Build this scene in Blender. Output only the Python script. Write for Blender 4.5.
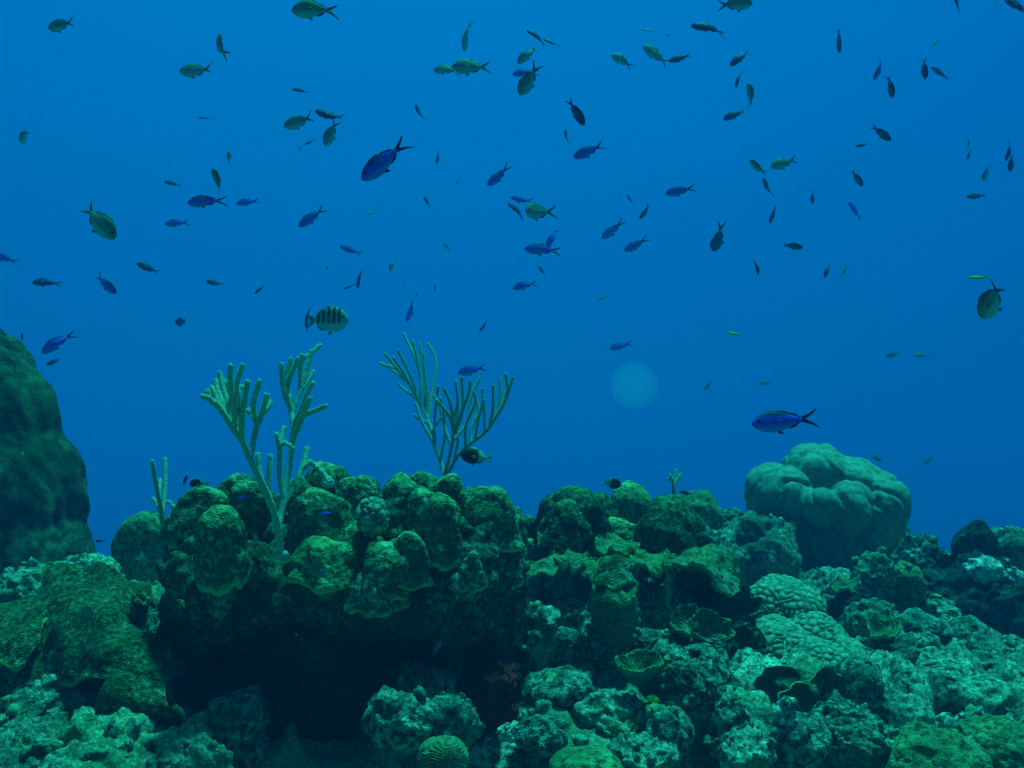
import bpy, bmesh, math, random
import numpy as np
from mathutils import Vector, Matrix

for o in list(bpy.data.objects):
    bpy.data.objects.remove(o, do_unlink=True)
SC = bpy.context.scene
C = SC.collection
F = 1024 * 35.0 / 36.0            # focal length in picture widths, for turning a picture place into a bearing

# ------------------------------------------------------------------ camera, water light, sun, exposure
cam = bpy.data.cameras.new('camera'); cam.lens = 35; cam.sensor_width = 36
cam.clip_start = 0.05; cam.clip_end = 200
co = bpy.data.objects.new('camera', cam); C.objects.link(co)
co.location = (0, 0, 0); co.rotation_euler = (math.radians(90), 0, 0)
SC.camera = co

W = bpy.data.worlds.new('World'); SC.world = W; W.use_nodes = True
nt = W.node_tree; nt.nodes.clear()
tc = nt.nodes.new('ShaderNodeTexCoord'); sx = nt.nodes.new('ShaderNodeSeparateXYZ')
mr = nt.nodes.new('ShaderNodeMapRange'); mr.inputs['From Min'].default_value = -1; mr.inputs['From Max'].default_value = 1
cr = nt.nodes.new('ShaderNodeValToRGB'); bg = nt.nodes.new('ShaderNodeBackground'); wo = nt.nodes.new('ShaderNodeOutputWorld')
stops = [(0.0, (0.0, 0.010, 0.030)), (0.36, (0.0, 0.035, 0.13)), (0.47, (0.0, 0.105, 0.37)), (0.56, (0.0, 0.135, 0.44)),
         (0.68, (0.0, 0.190, 0.56)), (0.85, (0.0, 0.38, 0.62)), (1.0, (0.005, 0.64, 0.62))]
el = cr.color_ramp.elements
while len(el) < len(stops): el.new(0.5)
for e, (p, c) in zip(el, stops): e.position = p; e.color = (*c, 1)
nt.links.new(tc.outputs['Generated'], sx.inputs[0]); nt.links.new(sx.outputs['Z'], mr.inputs['Value'])
nt.links.new(mr.outputs[0], cr.inputs[0]); my = nt.nodes.new('ShaderNodeMapRange'); my.inputs['From Min'].default_value = -0.6; my.inputs['From Max'].default_value = 0.5
my.inputs['To Min'].default_value = 0.30; my.inputs['To Max'].default_value = 1.0     # water dimmed behind the camera, away from the sun, to deepen near shade
nt.links.new(sx.outputs['Y'], my.inputs['Value']); mu = nt.nodes.new('ShaderNodeVectorMath'); mu.operation = 'SCALE'
# ... and brightest straight ahead; deeper blue off to the sides
def mth(op, a, b):
    n = nt.nodes.new('ShaderNodeMath'); n.operation = op
    for i, v in enumerate((a, b)):
        if isinstance(v, (int, float)): n.inputs[i].default_value = v
        else: nt.links.new(v, n.inputs[i])
    return n.outputs[0]
dx = mth('ADD', sx.outputs['X'], 0.10); fx = mth('MINIMUM', mth('MULTIPLY', mth('MULTIPLY', dx, dx), 1.9), 1.0)
mx = nt.nodes.new('ShaderNodeMix'); mx.data_type = 'RGBA'; nt.links.new(fx, mx.inputs[0]); mx.inputs[6].default_value = (1, 1, 1, 1); mx.inputs[7].default_value = (1, 0.55, 0.80, 1)
mm = nt.nodes.new('ShaderNodeMix'); mm.data_type = 'RGBA'; mm.blend_type = 'MULTIPLY'; mm.inputs[0].default_value = 1
nt.links.new(cr.outputs[0], mm.inputs[6]); nt.links.new(mx.outputs[2], mm.inputs[7]); nt.links.new(mm.outputs[2], mu.inputs[0]); nt.links.new(my.outputs[0], mu.inputs['Scale']); nt.links.new(mu.outputs[0], bg.inputs[0]); nt.links.new(bg.outputs[0], wo.inputs[0])
bg.inputs['Strength'].default_value = 0.97

sun = bpy.data.lights.new('sun', 'SUN'); sun.energy = 5.0; sun.angle = math.radians(8)
sun.color = (0.030, 1.0, 0.76)
so = bpy.data.objects.new('sun', sun); C.objects.link(so); so.location = (0, 0, 8)
so.rotation_euler = Vector((-0.16, -0.24, -1.0)).to_track_quat('-Z', 'Y').to_euler()

SC.view_settings.view_transform = 'Standard'; SC.view_settings.look = 'None'
SC.view_settings.exposure = 0.17; SC.view_settings.gamma = 1
SC.cycles.use_denoising = True
SC.cycles.max_bounces = 5; SC.cycles.diffuse_bounces = 2; SC.cycles.glossy_bounces = 2
SC.cycles.transmission_bounces = 4; SC.cycles.volume_bounces = 1; SC.cycles.transparent_max_bounces = 8
HAZE = 0.033

# ------------------------------------------------------------------ noise
def _hash(i, j, k, seed):
    h = (i.astype(np.int64) * 73856093) ^ (j.astype(np.int64) * 19349663) ^ (k.astype(np.int64) * 83492791) ^ (seed * 2654435761)
    h = (h ^ (h >> 13)) * 1274126177
    return ((h ^ (h >> 16)) & 0x7fffffff)
_r = np.random.RandomState(5)
GR = _r.normal(size=(256, 3)); GR /= np.linalg.norm(GR, axis=1)[:, None]
_q, _ = np.linalg.qr(np.random.RandomState(3).normal(size=(3, 3)))
def perlin(p, seed=0):
    p = p @ _q + 0.37
    i = np.floor(p); f = p - i; i = i.astype(np.int64); u = f * f * f * (f * (f * 6 - 15) + 10); out = 0
    for a in (0, 1):
        wa = u[:, 0] if a else 1 - u[:, 0]
        for b in (0, 1):
            wb = u[:, 1] if b else 1 - u[:, 1]
            for c in (0, 1):
                wc = u[:, 2] if c else 1 - u[:, 2]
                g = GR[_hash(i[:, 0] + a, i[:, 1] + b, i[:, 2] + c, seed) & 255]
                out = out + wa * wb * wc * (g[:, 0] * (f[:, 0] - a) + g[:, 1] * (f[:, 1] - b) + g[:, 2] * (f[:, 2] - c))
    return out * 1.6
def fbm(p, octv=4, seed=0, gain=0.5, ridge=False):
    s = 0; a = 1.0; q = p.copy()
    for o in range(octv):
        n = perlin(q, seed + o * 17)
        if ridge: n = 0.5 - np.abs(n) * 1.6
        s = s + a * n; a *= gain; q = q * 2.03 + 11.3
    return s
def worley(p, seed=0):
    i = np.floor(p).astype(np.int64); f1 = np.full(len(p), 9.0); f2 = f1.copy()
    for a in (-1, 0, 1):
        for b in (-1, 0, 1):
            for c in (-1, 0, 1):
                x, y, z = i[:, 0] + a, i[:, 1] + b, i[:, 2] + c
                h = _hash(x, y, z, seed); h2 = _hash(x, y, z, seed + 7); h3 = _hash(x, y, z, seed + 13)
                d = np.sqrt((x + (h % 1000) / 1000. - p[:, 0]) ** 2 + (y + (h2 % 1000) / 1000. - p[:, 1]) ** 2 + (z + (h3 % 1000) / 1000. - p[:, 2]) ** 2)
                m = d < f1; f2 = np.where(m, f1, np.minimum(f2, d)); f1 = np.where(m, d, f1)
    return f1, f2
def vec(p, scale, octv, seed, gain=0.5):
    return np.stack([fbm(p / scale, octv, seed + 31 * k, gain) for k in range(3)], 1)

# ------------------------------------------------------------------ objects
def at(px, py, d):
    return Vector(((px - 512) / F * d, d, (384 - py) / F * d))
def tag(o, label=None, cat=None, group=None, kind=None):
    for k, v in (('label', label), ('category', cat), ('group', group), ('kind', kind)):
        if v: o[k] = v
    return o
def empty(name, loc, label=None, cat=None, group=None):
    o = bpy.data.objects.new(name, None); C.objects.link(o); o.location = loc; o.empty_display_size = 0.05
    return tag(o, label, cat, group)
def link(name, me, mats, parent=None, smooth=True, loc=None):
    """mesh in world coordinates -> object whose origin is at loc (or at the parent's origin)"""
    if not isinstance(mats, (list, tuple)): mats = [mats]
    if not me.materials:
        for m in mats: me.materials.append(m)
    o = bpy.data.objects.new(name, me); C.objects.link(o)
    if parent is not None:
        me.transform(Matrix.Translation(-Vector(parent.location))); o.parent = parent
    elif loc is not None:
        me.transform(Matrix.Translation(-Vector(loc))); o.location = loc
    if smooth: me.shade_smooth()
    return o
def coords(me):
    a = np.empty(len(me.vertices) * 3, np.float32); me.vertices.foreach_get('co', a); return a.reshape(-1, 3).astype(np.float64)
def setco(me, a):
    me.vertices.foreach_set('co', a.astype(np.float32).ravel()); me.update()
def normals(me):
    a = np.empty(len(me.vertices) * 3, np.float32); me.vertex_normals.foreach_get('vector', a); return a.reshape(-1, 3).astype(np.float64)
_ICO = {}
def ico(n):
    if n not in _ICO:
        bm = bmesh.new(); bmesh.ops.create_icosphere(bm, subdivisions=n, radius=1)
        m = bpy.data.meshes.new('ico'); bm.to_mesh(m); bm.free(); _ICO[n] = m
    return _ICO[n].copy()

def displace(me, seed, rough='rock', size=0.1):
    """break a smooth solid up into reef rock, coral or boulder relief"""
    p = coords(me)
    if rough == 'rock':
        p = p + vec(p, size * 0.9, 2, seed) * size * 0.26
        setco(me, p); n = normals(me)
        p = p + n * (fbm(p / (size * 0.45), 4, seed + 3, 0.5, True)[:, None] - 0.3) * size * 0.085
        f1, f2 = worley(p / (size * 0.33), seed)
        p = p + n * (0.55 - np.minimum(f1, 0.8))[:, None] * size * 0.22
        f1, f2 = worley(p / 0.022, seed + 2)
        p = p + n * (0.55 - np.minimum(f1, 0.8))[:, None] * 0.005
        setco(me, p); n = normals(me)
        p = p + n * fbm(p / 0.012, 3, seed + 8, 0.7)[:, None] * 0.0042
    elif rough == 'lobe':
        p = p + vec(p, size * 1.1, 2, seed) * size * 0.22
        setco(me, p); n = normals(me)
        p = p + n * (fbm(p / (size * 0.55), 3, seed + 3, 0.5)[:, None]) * size * 0.11
        f1, f2 = worley(p / 0.035, seed)
        p = p + n * (0.5 - f1)[:, None] * 0.0035
        setco(me, p); n = normals(me)
        p = p + n * fbm(p / 0.009, 2, seed + 8, 0.7)[:, None] * 0.0018
    elif rough == 'folds':
        p = p + vec(p, size * 1.1, 2, seed) * size * 0.12
        setco(me, p); n = normals(me)
        q = p * np.array([1, 1, 0.45])
        p = p + n * (np.abs(fbm(q / (size * 0.5), 3, seed + 3, 0.5))[:, None] - .2) * size * 0.10
        g = (p @ np.array([[0.9, 0, 0.42]]).T)[:, 0]; q2 = np.stack([g / 0.05, p[:, 1] / 0.05, p[:, 2] / 0.35], 1)
        p = p + n * np.abs(perlin(q2, seed + 9))[:, None] * 0.012
    elif rough == 'smooth':
        p = p + vec(p, size * 1.2, 2, seed) * size * 0.16
        setco(me, p); n = normals(me)
        p = p + n * (fbm(p / (size * 0.5), 3, seed + 3, 0.5)[:, None]) * size * 0.045
    elif rough == 'creased':
        p = p + vec(p, size * 1.2, 2, seed) * size * 0.10
        setco(me, p); n = normals(me)
        c_ = np.abs(perlin(p / (size * 1.0) + 3.3, seed + 3)); c2 = np.abs(perlin(p / (size * 0.55), seed + 5))
        p = p - n * (np.exp(-(c_ / 0.10) ** 2) * 0.012 + np.exp(-(c2 / 0.12) ** 2) * 0.002)[:, None]
        p = p + n * fbm(p / 0.05, 3, seed + 6)[:, None] * 0.004
    elif rough == 'knob':
        p = p + vec(p, size * 1.3, 2, seed) * size * 0.14
        setco(me, p); n = normals(me)
        kn = 0.019 if size > 0.05 else 0.015
        f1, f2 = worley(p / kn, seed); e = np.clip((f2 - f1) / 0.5, 0, 1); hh = np.sqrt(1 - (1 - e) ** 2)
        p = p + n * hh[:, None] * kn * 0.5
        store(me, hh ** 2 * 0.8)
    elif rough == 'brain':
        p = p + vec(p, size * 1.2, 2, seed) * size * 0.12
        setco(me, p); n = normals(me)
        q = p + vec(p, 0.05, 2, seed + 4) * 0.02
        p = p + n * (np.abs(np.sin(q[:, 2] * 560 + 4 * perlin(p / 0.02, seed)))[:, None]) * 0.003
        store(me, np.abs(np.sin(q[:, 2] * 560 + 4 * perlin(p / 0.02, seed))) ** 4 * 0.5)
    elif rough == 'column':
        p = p + vec(p, size * 1.0, 2, seed) * size * 0.16
        setco(me, p); n = normals(me)
        ph = p[:, 2] * 150 + 2.2 * perlin(p / 0.035, seed) + 1.5 * perlin(p / 0.012, seed + 1)
        p = p + n * ((ph / math.pi) % 1)[:, None] * -0.007 + n * fbm(p / 0.02, 3, seed + 2)[:, None] * 0.004
        store(me, (1 - (ph / math.pi) % 1) ** 6)
    setco(me, p)
    return me

def store(me, v):
    a = me.attributes.get('edge') or me.attributes.new('edge', 'FLOAT', 'POINT')
    a.data.foreach_set('value', np.clip(v, 0, 1).astype(np.float32))

def solid(px, py, d, rx, rz, ry=None, sub=5, seed=1, rough='rock', tilt=0, flat=0, hang=0):
    """a rounded body of the given half-sizes (picture units at its distance), then given its relief"""
    me = ico(sub); p = coords(me)
    k = d / F; a, c = rx * k, rz * k; b = a if ry is None else ry
    if hang:                                    # lower half drawn in and stretched: a lobe on a narrower foot
        lo = p[:, 2] < 0
        t = np.clip(-p[:, 2], 0, 1)
        s = np.where(lo, 1 - hang * t ** 1.5 * 0.5, 1)
        p[:, 0] *= s; p[:, 1] *= s; p[:, 2] = np.where(lo, p[:, 2] * 1.5, p[:, 2])
    if flat: p[:, 2] = np.sign(p[:, 2]) * np.abs(p[:, 2]) ** (1 - flat)
    p *= np.array([a, b, c])
    if tilt:
        t = math.radians(tilt); R = np.array([[math.cos(t), 0, math.sin(t)], [0, 1, 0], [-math.sin(t), 0, math.cos(t)]]); p = p @ R.T
    p += np.array(at(px, py, d)); setco(me, p)
    return displace(me, seed, rough, (a + b + c) / 3)

def remesh(parts, voxel, smooth=0):
    """parts: (px, py, d, rx, rz, ry, tilt) -> one closed skin round all of them"""
    bm = bmesh.new()
    for (px, py, d, rx, rz, ry, tilt) in parts:
        k = d / F
        M = Matrix.Translation(at(px, py, d)) @ Matrix.Rotation(math.radians(tilt), 4, 'Y') @ Matrix.Diagonal((rx * k, ry, rz * k, 1))
        bmesh.ops.create_icosphere(bm, subdivisions=4, radius=1, matrix=M)
    m = bpy.data.meshes.new('skin'); bm.to_mesh(m); bm.free()
    o = bpy.data.objects.new('skin', m); C.objects.link(o)
    r = o.modifiers.new('r', 'REMESH'); r.mode = 'VOXEL'; r.voxel_size = voxel
    if smooth:
        s = o.modifiers.new('s', 'SMOOTH'); s.iterations = smooth; s.factor = 0.5
    dg = bpy.context.evaluated_depsgraph_get()
    out = bpy.data.meshes.new_from_object(o.evaluated_get(dg))
    bpy.data.objects.remove(o, do_unlink=True)
    return out

# ------------------------------------------------------------------ materials
def mat(name):
    m = bpy.data.materials.new(name); m.use_nodes = True; t = m.node_tree; b = t.nodes['Principled BSDF']
    b.inputs['Roughness'].default_value = 0.85; b.inputs['Specular IOR Level'].default_value = 0.12
    return m, t, b
def N(t, kind, **kw):
    n = t.nodes.new(kind)
    for k, v in kw.items():
        if k in n.inputs: n.inputs[k].default_value = v
        else: setattr(n, k, v)
    return n
def ramp(t, src, stops):
    r = t.nodes.new('ShaderNodeValToRGB'); e = r.color_ramp.elements
    while len(e) < len(stops): e.new(0.5)
    for x, (p, c) in zip(e, stops): x.position = p; x.color = (c, c, c, 1) if not isinstance(c, tuple) else (*c, 1)
    t.links.new(src, r.inputs[0]); return r.outputs[0]
def mixc(t, fac, a, b, mode='MIX'):
    m = t.nodes.new('ShaderNodeMix'); m.data_type = 'RGBA'; m.blend_type = mode
    for i, v in ((0, fac), (6, a), (7, b)):
        if isinstance(v, (tuple, float, int)): m.inputs[i].default_value = (*v, 1) if isinstance(v, tuple) else v
        else: t.links.new(v, m.inputs[i])
    return m.outputs[2]
def reefmat(name, dark, mid, pale, speck=0.5, grain=260, patch=9, pale_amt=0.5, bump=0.6, mode='rock', fine=700, margin=(0.42, 0.58, 0.22), crev=0.45):
    m, t, b = mat(name); L = t.links.new
    tc = t.nodes.new('ShaderNodeTexCoord'); P = tc.outputs['Object']
    n1 = N(t, 'ShaderNodeTexNoise', Scale=patch, Detail=5.0, Roughness=0.65); L(P, n1.inputs['Vector'])
    n2 = N(t, 'ShaderNodeTexNoise', Scale=grain * 0.26, Detail=2.5, Roughness=0.6); L(P, n2.inputs['Vector'])
    n3 = N(t, 'ShaderNodeTexNoise', Scale=grain, Detail=3.0, Roughness=0.75); L(P, n3.inputs['Vector'])
    c = mixc(t, ramp(t, n1.outputs[0], [(0.36, 0.0), (0.58, 1.0)]), dark, mid)
    c = mixc(t, ramp(t, n2.outputs[0], [(0.38, 1.0), (0.52, 0.0)]), c, tuple(x * crev for x in dark))
    pf = mixc(t, 1.0, ramp(t, n2.outputs[0], [(0.56 - 0.14 * pale_amt, 0.0), (0.74 - 0.10 * pale_amt, 1.0)]),
              ramp(t, n1.outputs[0], [(0.40, 0.10), (0.60, 1.0)]), 'MULTIPLY')
    c = mixc(t, pf, c, pale)
    sp = ramp(t, n3.outputs[0], [(0.36, 1 - speck * 1.15), (0.60, 1.0)])
    c = mixc(t, 1.0, c, sp, 'MULTIPLY')
    if mode == 'rock':
        nb = N(t, 'ShaderNodeTexNoise', Scale=3.2, Detail=3.0, Roughness=0.6); L(P, nb.inputs['Vector'])
        c = mixc(t, ramp(t, nb.outputs[0], [(0.50, 0.0), (0.58, 0.65)]), c, tuple(0.5 * (x + y) * z for x, y, z in zip(dark, mid, (0.9, 0.95, 0.6))))
    if mode == 'rock':                           # grit and broken shell
        vg = N(t, 'ShaderNodeTexVoronoi', Scale=420.0); L(P, vg.inputs['Vector']); sg = t.nodes.new('ShaderNodeSeparateColor'); L(vg.outputs['Color'], sg.inputs[0])
        gf = mixc(t, 1.0, ramp(t, sg.outputs[0], [(0.86, 0.0), (0.97, 0.7)]), ramp(t, n1.outputs[0], [(0.35, 0.15), (0.6, 1.0)]), 'MULTIPLY')
        c = mixc(t, gf, c, pale); c = mixc(t, ramp(t, sg.outputs[1], [(0.80, 0.0), (0.95, 0.4)]), c, dark)
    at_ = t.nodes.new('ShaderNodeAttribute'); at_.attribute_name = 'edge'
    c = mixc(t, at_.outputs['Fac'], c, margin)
    L(c, b.inputs['Base Color'])
    h = N(t, 'ShaderNodeMath', operation='MULTIPLY_ADD'); L(n3.outputs[0], h.inputs[0]); h.inputs[1].default_value = 0.35; L(n2.outputs[0], h.inputs[2])
    last = h.outputs[0]
    if mode == 'coral':                          # close-set corallites
        v = N(t, 'ShaderNodeTexVoronoi', Scale=fine * 0.45); L(P, v.inputs['Vector'])
        h2 = N(t, 'ShaderNodeMath', operation='MULTIPLY_ADD'); L(v.outputs['Distance'], h2.inputs[0]); h2.inputs[1].default_value = 0.8; L(last, h2.inputs[2]); last = h2.outputs[0]
    bp = N(t, 'ShaderNodeBump', Strength=bump, Distance=0.006); L(last, bp.inputs['Height']); L(bp.outputs[0], b.inputs['Normal'])
    return m
def linemat(name, a, bcol, scale, bump=0.5):
    """coral plates: thin pale growth ridges on a darker plate; the ridges are stored with the mesh"""
    m, t, b = mat(name); L = t.links.new
    tc = t.nodes.new('ShaderNodeTexCoord'); P = tc.outputs['Object']
    at_ = t.nodes.new('ShaderNodeAttribute'); at_.attribute_name = 'edge'
    n = N(t, 'ShaderNodeTexNoise', Scale=scale, Detail=5.0, Roughness=0.75); L(P, n.inputs['Vector'])
    n2 = N(t, 'ShaderNodeTexNoise', Scale=14.0, Detail=3.0, Roughness=0.6); L(P, n2.inputs['Vector'])
    c = mixc(t, at_.outputs['Fac'], a, bcol)
    c = mixc(t, ramp(t, n2.outputs[0], [(0.40, 0.0), (0.62, 0.75)]), c, (0.16, 0.26, 0.17))
    c = mixc(t, 1.0, c, ramp(t, n.outputs[0], [(0.3, 0.4), (0.65, 1.15)]), 'MULTIPLY')
    L(c, b.inputs['Base Color'])
    bp = N(t, 'ShaderNodeBump', Strength=bump, Distance=0.006); L(n.outputs[0], bp.inputs['Height']); L(bp.outputs[0], b.inputs['Normal'])
    return m
M = {}
M['rubble'] = reefmat('encrusted_rubble', (0.07, 0.13, 0.08), (0.22, 0.36, 0.25), (0.66, 0.82, 0.68), 0.5, 260, 4.0, 0.5, 0.8)
M['rock'] = reefmat('turfed_rock', (0.05, 0.095, 0.055), (0.14, 0.24, 0.16), (0.50, 0.66, 0.52), 0.5, 260, 5, 0.35, 0.8)
M['darkrock'] = reefmat('dark_and_shade_rock', (0.012, 0.020, 0.015), (0.035, 0.055, 0.040), (0.16, 0.22, 0.16), 0.6, 240, 6, 0.2, 0.9)  # dark reef rock; under overhangs its low tone stands in for shade
M['underrock'] = reefmat('shade_toned_rock', (0.020, 0.038, 0.022), (0.06, 0.10, 0.06), (0.30, 0.40, 0.26), 0.5, 240, 7, 0.3, 0.8)  # rock colour darkened to stand in for shade under the cap and in gaps
M['teal'] = reefmat('teal_encrusting_coral', (0.06, 0.12, 0.085), (0.17, 0.30, 0.21), (0.50, 0.68, 0.54), 0.4, 300, 9, 0.5, 0.7, 'coral')
M['olive'] = reefmat('olive_star_coral', (0.080, 0.135, 0.055), (0.115, 0.195, 0.080), (0.45, 0.66, 0.46), 0.45, 330, 14, 0.40, 0.6, 'coral', crev=0.65)
M['brown'] = reefmat('brown_sheet_coral', (0.045, 0.075, 0.028), (0.085, 0.14, 0.048), (0.28, 0.42, 0.26), 0.5, 360, 11, 0.12, 0.7, 'coral')
M['green'] = reefmat('green_coral', (0.09, 0.17, 0.07), (0.18, 0.31, 0.12), (0.35, 0.48, 0.28), 0.35, 330, 12, 0.2, 0.5, 'coral')
M['darkgreen'] = reefmat('dark_green_coral', (0.035, 0.070, 0.028), (0.075, 0.135, 0.055), (0.28, 0.40, 0.24), 0.5, 300, 12, 0.25, 0.8, 'coral', margin=(0.25, 0.38, 0.16))
M['pale'] = reefmat('pale_boulder_coral', (0.15, 0.23, 0.17), (0.20, 0.30, 0.22), (0.29, 0.42, 0.31), 0.15, 160, 6, 0.1, 0.15, 'coral', crev=0.8)
M['knob'] = reefmat('knobbly_coral', (0.06, 0.11, 0.07), (0.10, 0.17, 0.10), (0.26, 0.38, 0.25), 0.3, 260, 14, 0.2, 0.4, 'coral', margin=(0.29, 0.43, 0.30))
M['boulder'] = reefmat('furrowed_boulder_coral', (0.024, 0.046, 0.030), (0.052, 0.095, 0.055), (0.12, 0.20, 0.12), 0.4, 110, 5, 0.3, 0.6)
M['plate'] = linemat('ridged_plate_coral', (0.075, 0.13, 0.05), (0.36, 0.50, 0.17), 130)
M['frill'] = linemat('frilly_yellow_green_coral', (0.11, 0.17, 0.05), (0.42, 0.52, 0.12), 110)
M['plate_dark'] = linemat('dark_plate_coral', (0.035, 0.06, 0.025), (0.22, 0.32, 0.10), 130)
M['sponge'] = reefmat('red_sponge', (0.45, 0.012, 0.006), (0.85, 0.035, 0.012), (0.90, 0.08, 0.03), 0.5, 160, 12, 0.3, 0.8, margin=(0.7, 0.10, 0.03))
M['sponge_y'] = reefmat('yellow_sponge', (0.14, 0.12, 0.02), (0.24, 0.20, 0.04), (0.3, 0.26, 0.1), 0.4, 200, 20, 0.2, 0.6)
M['weed'] = reefmat('green_algae', (0.05, 0.14, 0.01), (0.12, 0.30, 0.02), (0.2, 0.4, 0.05), 0.4, 200, 20, 0.2, 0.6)
M['white'] = reefmat('bleached_rock', (0.30, 0.36, 0.32), (0.62, 0.68, 0.62), (0.82, 0.85, 0.8), 0.35, 200, 20, 0.6, 0.7)

# ------------------------------------------------------------------ the sea bed
def seabed():
    ys = np.concatenate([np.linspace(-2.5, 0.9, 12), 0.98 * (13 / 0.98) ** np.linspace(0, 1, 430)])
    u = np.concatenate([[-9, -5, -3, -2, -1.5], np.linspace(-1.25, 1.25, 470), [1.5, 2, 3, 5, 9]])
    Y, U = np.meshgrid(ys, u, indexing='ij'); X = U * (0.52 * np.maximum(Y, 1.0) + 0.15)
    X = np.clip(X, -9, 9) + np.where(np.abs(X) > 9, np.sign(X) * (np.abs(U) * 0.05), 0)
    p = np.stack([X.ravel(), Y.ravel(), np.zeros(X.size)], 1)
    z = -0.80 - 0.34 * np.maximum(p[:, 1] - 4.2, 0) ** 1.15 - 0.02 * np.maximum(p[:, 1] - 2, 0)
    for (px, py, d, s, a) in SWELLS:
        c = at(px, py, d); z += a * np.exp(-((p[:, 0] - c.x) ** 2 + ((p[:, 1] - c.y) * 0.8) ** 2) / (2 * s * s))
    q = p * 1.0
    z += fbm(q / 0.55, 3, 3) * 0.12
    z += (fbm(q / 0.30, 5, 9, 0.45, True) - 0.4) * 0.09
    f1, f2 = worley((q + vec(q, 0.2, 2, 77) * 0.05) / 0.11, 21)
    z += (0.55 - np.minimum(f1, 0.85)) * 0.11
    f1, f2 = worley(q / 0.045 + 5, 22)
    z += (0.55 - np.minimum(f1, 0.85)) * 0.018
    p[:, 2] = z
    p[:, :2] += vec(p, 0.12, 2, 40)[:, :2] * 0.035
    p[:, 2] += fbm(p / 0.016, 2, 60) * 0.005
    ny, nx = Y.shape; idx = np.arange(ny * nx).reshape(ny, nx)
    f = np.stack([idx[:-1, :-1], idx[:-1, 1:], idx[1:, 1:], idx[1:, :-1]], -1).reshape(-1, 4)
    me = bpy.data.meshes.new('seabed'); me.from_pydata(p.tolist(), [], f.tolist()); me.update()
    o = link('seabed', me, M['rubble']); tag(o, kind='structure'); return o
SWELLS = [(615, 660, 2.5, 0.33, 0.16), (690, 720, 2.0, 0.20, 0.07), (900, 640, 3.0, 0.45, 0.03), (80, 740, 1.9, 0.35, 0.10), (960, 700, 2.5, 0.3, 0.05)]
seabed()
# ------------------------------------------------------------------ outcrops with their lobes
PROF = np.array([(0, 1), (.25, .975), (.5, .86), (.72, .66), (.87, .38), (.95, .05), (.99, -.3), (1.03, -.6), (1.07, -.80), (1.03, -.93), (.88, -.93), (.7, -.86), (.55, -1.0), (.5, -1.5)])
def lobe_mesh(px, py, d, rx, rz, seed, ry=None):
    """a coral lobe: a dome whose living skin ends below in a slightly flared, wavy rim"""
    nt_, np_ = 150, 110
    L = np.concatenate([[0], np.cumsum(np.hypot(*np.diff(PROF, axis=0).T))]); t = np.linspace(0, L[-1], np_)
    r = np.interp(t, L, PROF[:, 0]); z = np.interp(t, L, PROF[:, 1])
    k = np.array([1, 2, 3, 2, 1.]) / 9; r = np.convolve(np.pad(r, 2, 'edge'), k, 'valid'); z = np.convolve(np.pad(z, 2, 'edge'), k, 'valid'); r[0] = 0.004
    th = np.arange(nt_) / nt_ * math.tau; Z, T = np.meshgrid(z, th, indexing='ij'); Rr = np.repeat(r[:, None], nt_, 1)
    q = np.stack([np.cos(T).ravel(), np.sin(T).ravel(), np.full(T.size, seed * 1.7)], 1)
    w = perlin(q * 1.3, seed).reshape(T.shape); w2 = perlin(q * 1.9, seed + 4).reshape(T.shape)
    low = np.clip((0.4 - Z) / 1.2, 0, 1)
    Rr = Rr * (1 + (0.22 * w + 0.10 * w2) * (0.3 + low)); Zz = Z + low * (0.16 * w2 + 0.22 * w)
    a, c = rx * d / F, rz * d / F; b = a * 0.95 if ry is None else ry
    p = np.stack([Rr * np.cos(T) * a, Rr * np.sin(T) * b, Zz * c], -1).reshape(-1, 3) + np.array(at(px, py, d))
    idx = np.arange(np_ * nt_).reshape(np_, nt_); nx = np.roll(idx, -1, 1)
    f = np.stack([idx[:-1], idx[1:], nx[1:], nx[:-1]], -1).reshape(-1, 4).tolist(); f.append(list(range(nt_)))
    me = bpy.data.meshes.new('lobe'); me.from_pydata(p.tolist(), [], f); me.update()
    size = (a + c) / 2
    p = p + vec(p, size * 1.3, 2, seed) * size * 0.20
    p = p + vec(p, size * 2.2, 2, seed + 40) * size * 0.16
    setco(me, p); n = normals(me)
    p = p + n * (fbm(p / (size * 0.6), 2, seed + 3, 0.5)[:, None]) * size * 0.07
    p = p + n * (0.5 - worley(p / 0.016, seed)[0])[:, None] * 0.0016 + n * fbm(p / 0.007, 2, seed + 8, 0.7)[:, None] * 0.0012
    setco(me, p)
    rim = np.exp(-((Z.ravel() + 0.90) / 0.10) ** 2) * 0.75 + 0.55 * np.clip((Z.ravel() - .72) / .25, 0, 1) * np.clip(0.45 + 1.6 * perlin(p / 0.016, seed), 0, 1)  # growth rim below; paler crown partly stands in for sun on top
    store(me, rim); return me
def lobes(parent, rows, sub=5, m='olive', rough='lobe'):
    for i, r in enumerate(rows):
        px, py, d, rx, rz = r[:5]; mm = r[5] if len(r) > 5 else m; lab = r[6] if len(r) > 6 else None
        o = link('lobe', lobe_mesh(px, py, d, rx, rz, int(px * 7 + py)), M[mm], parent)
        if lab: o['label'] = lab

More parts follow.
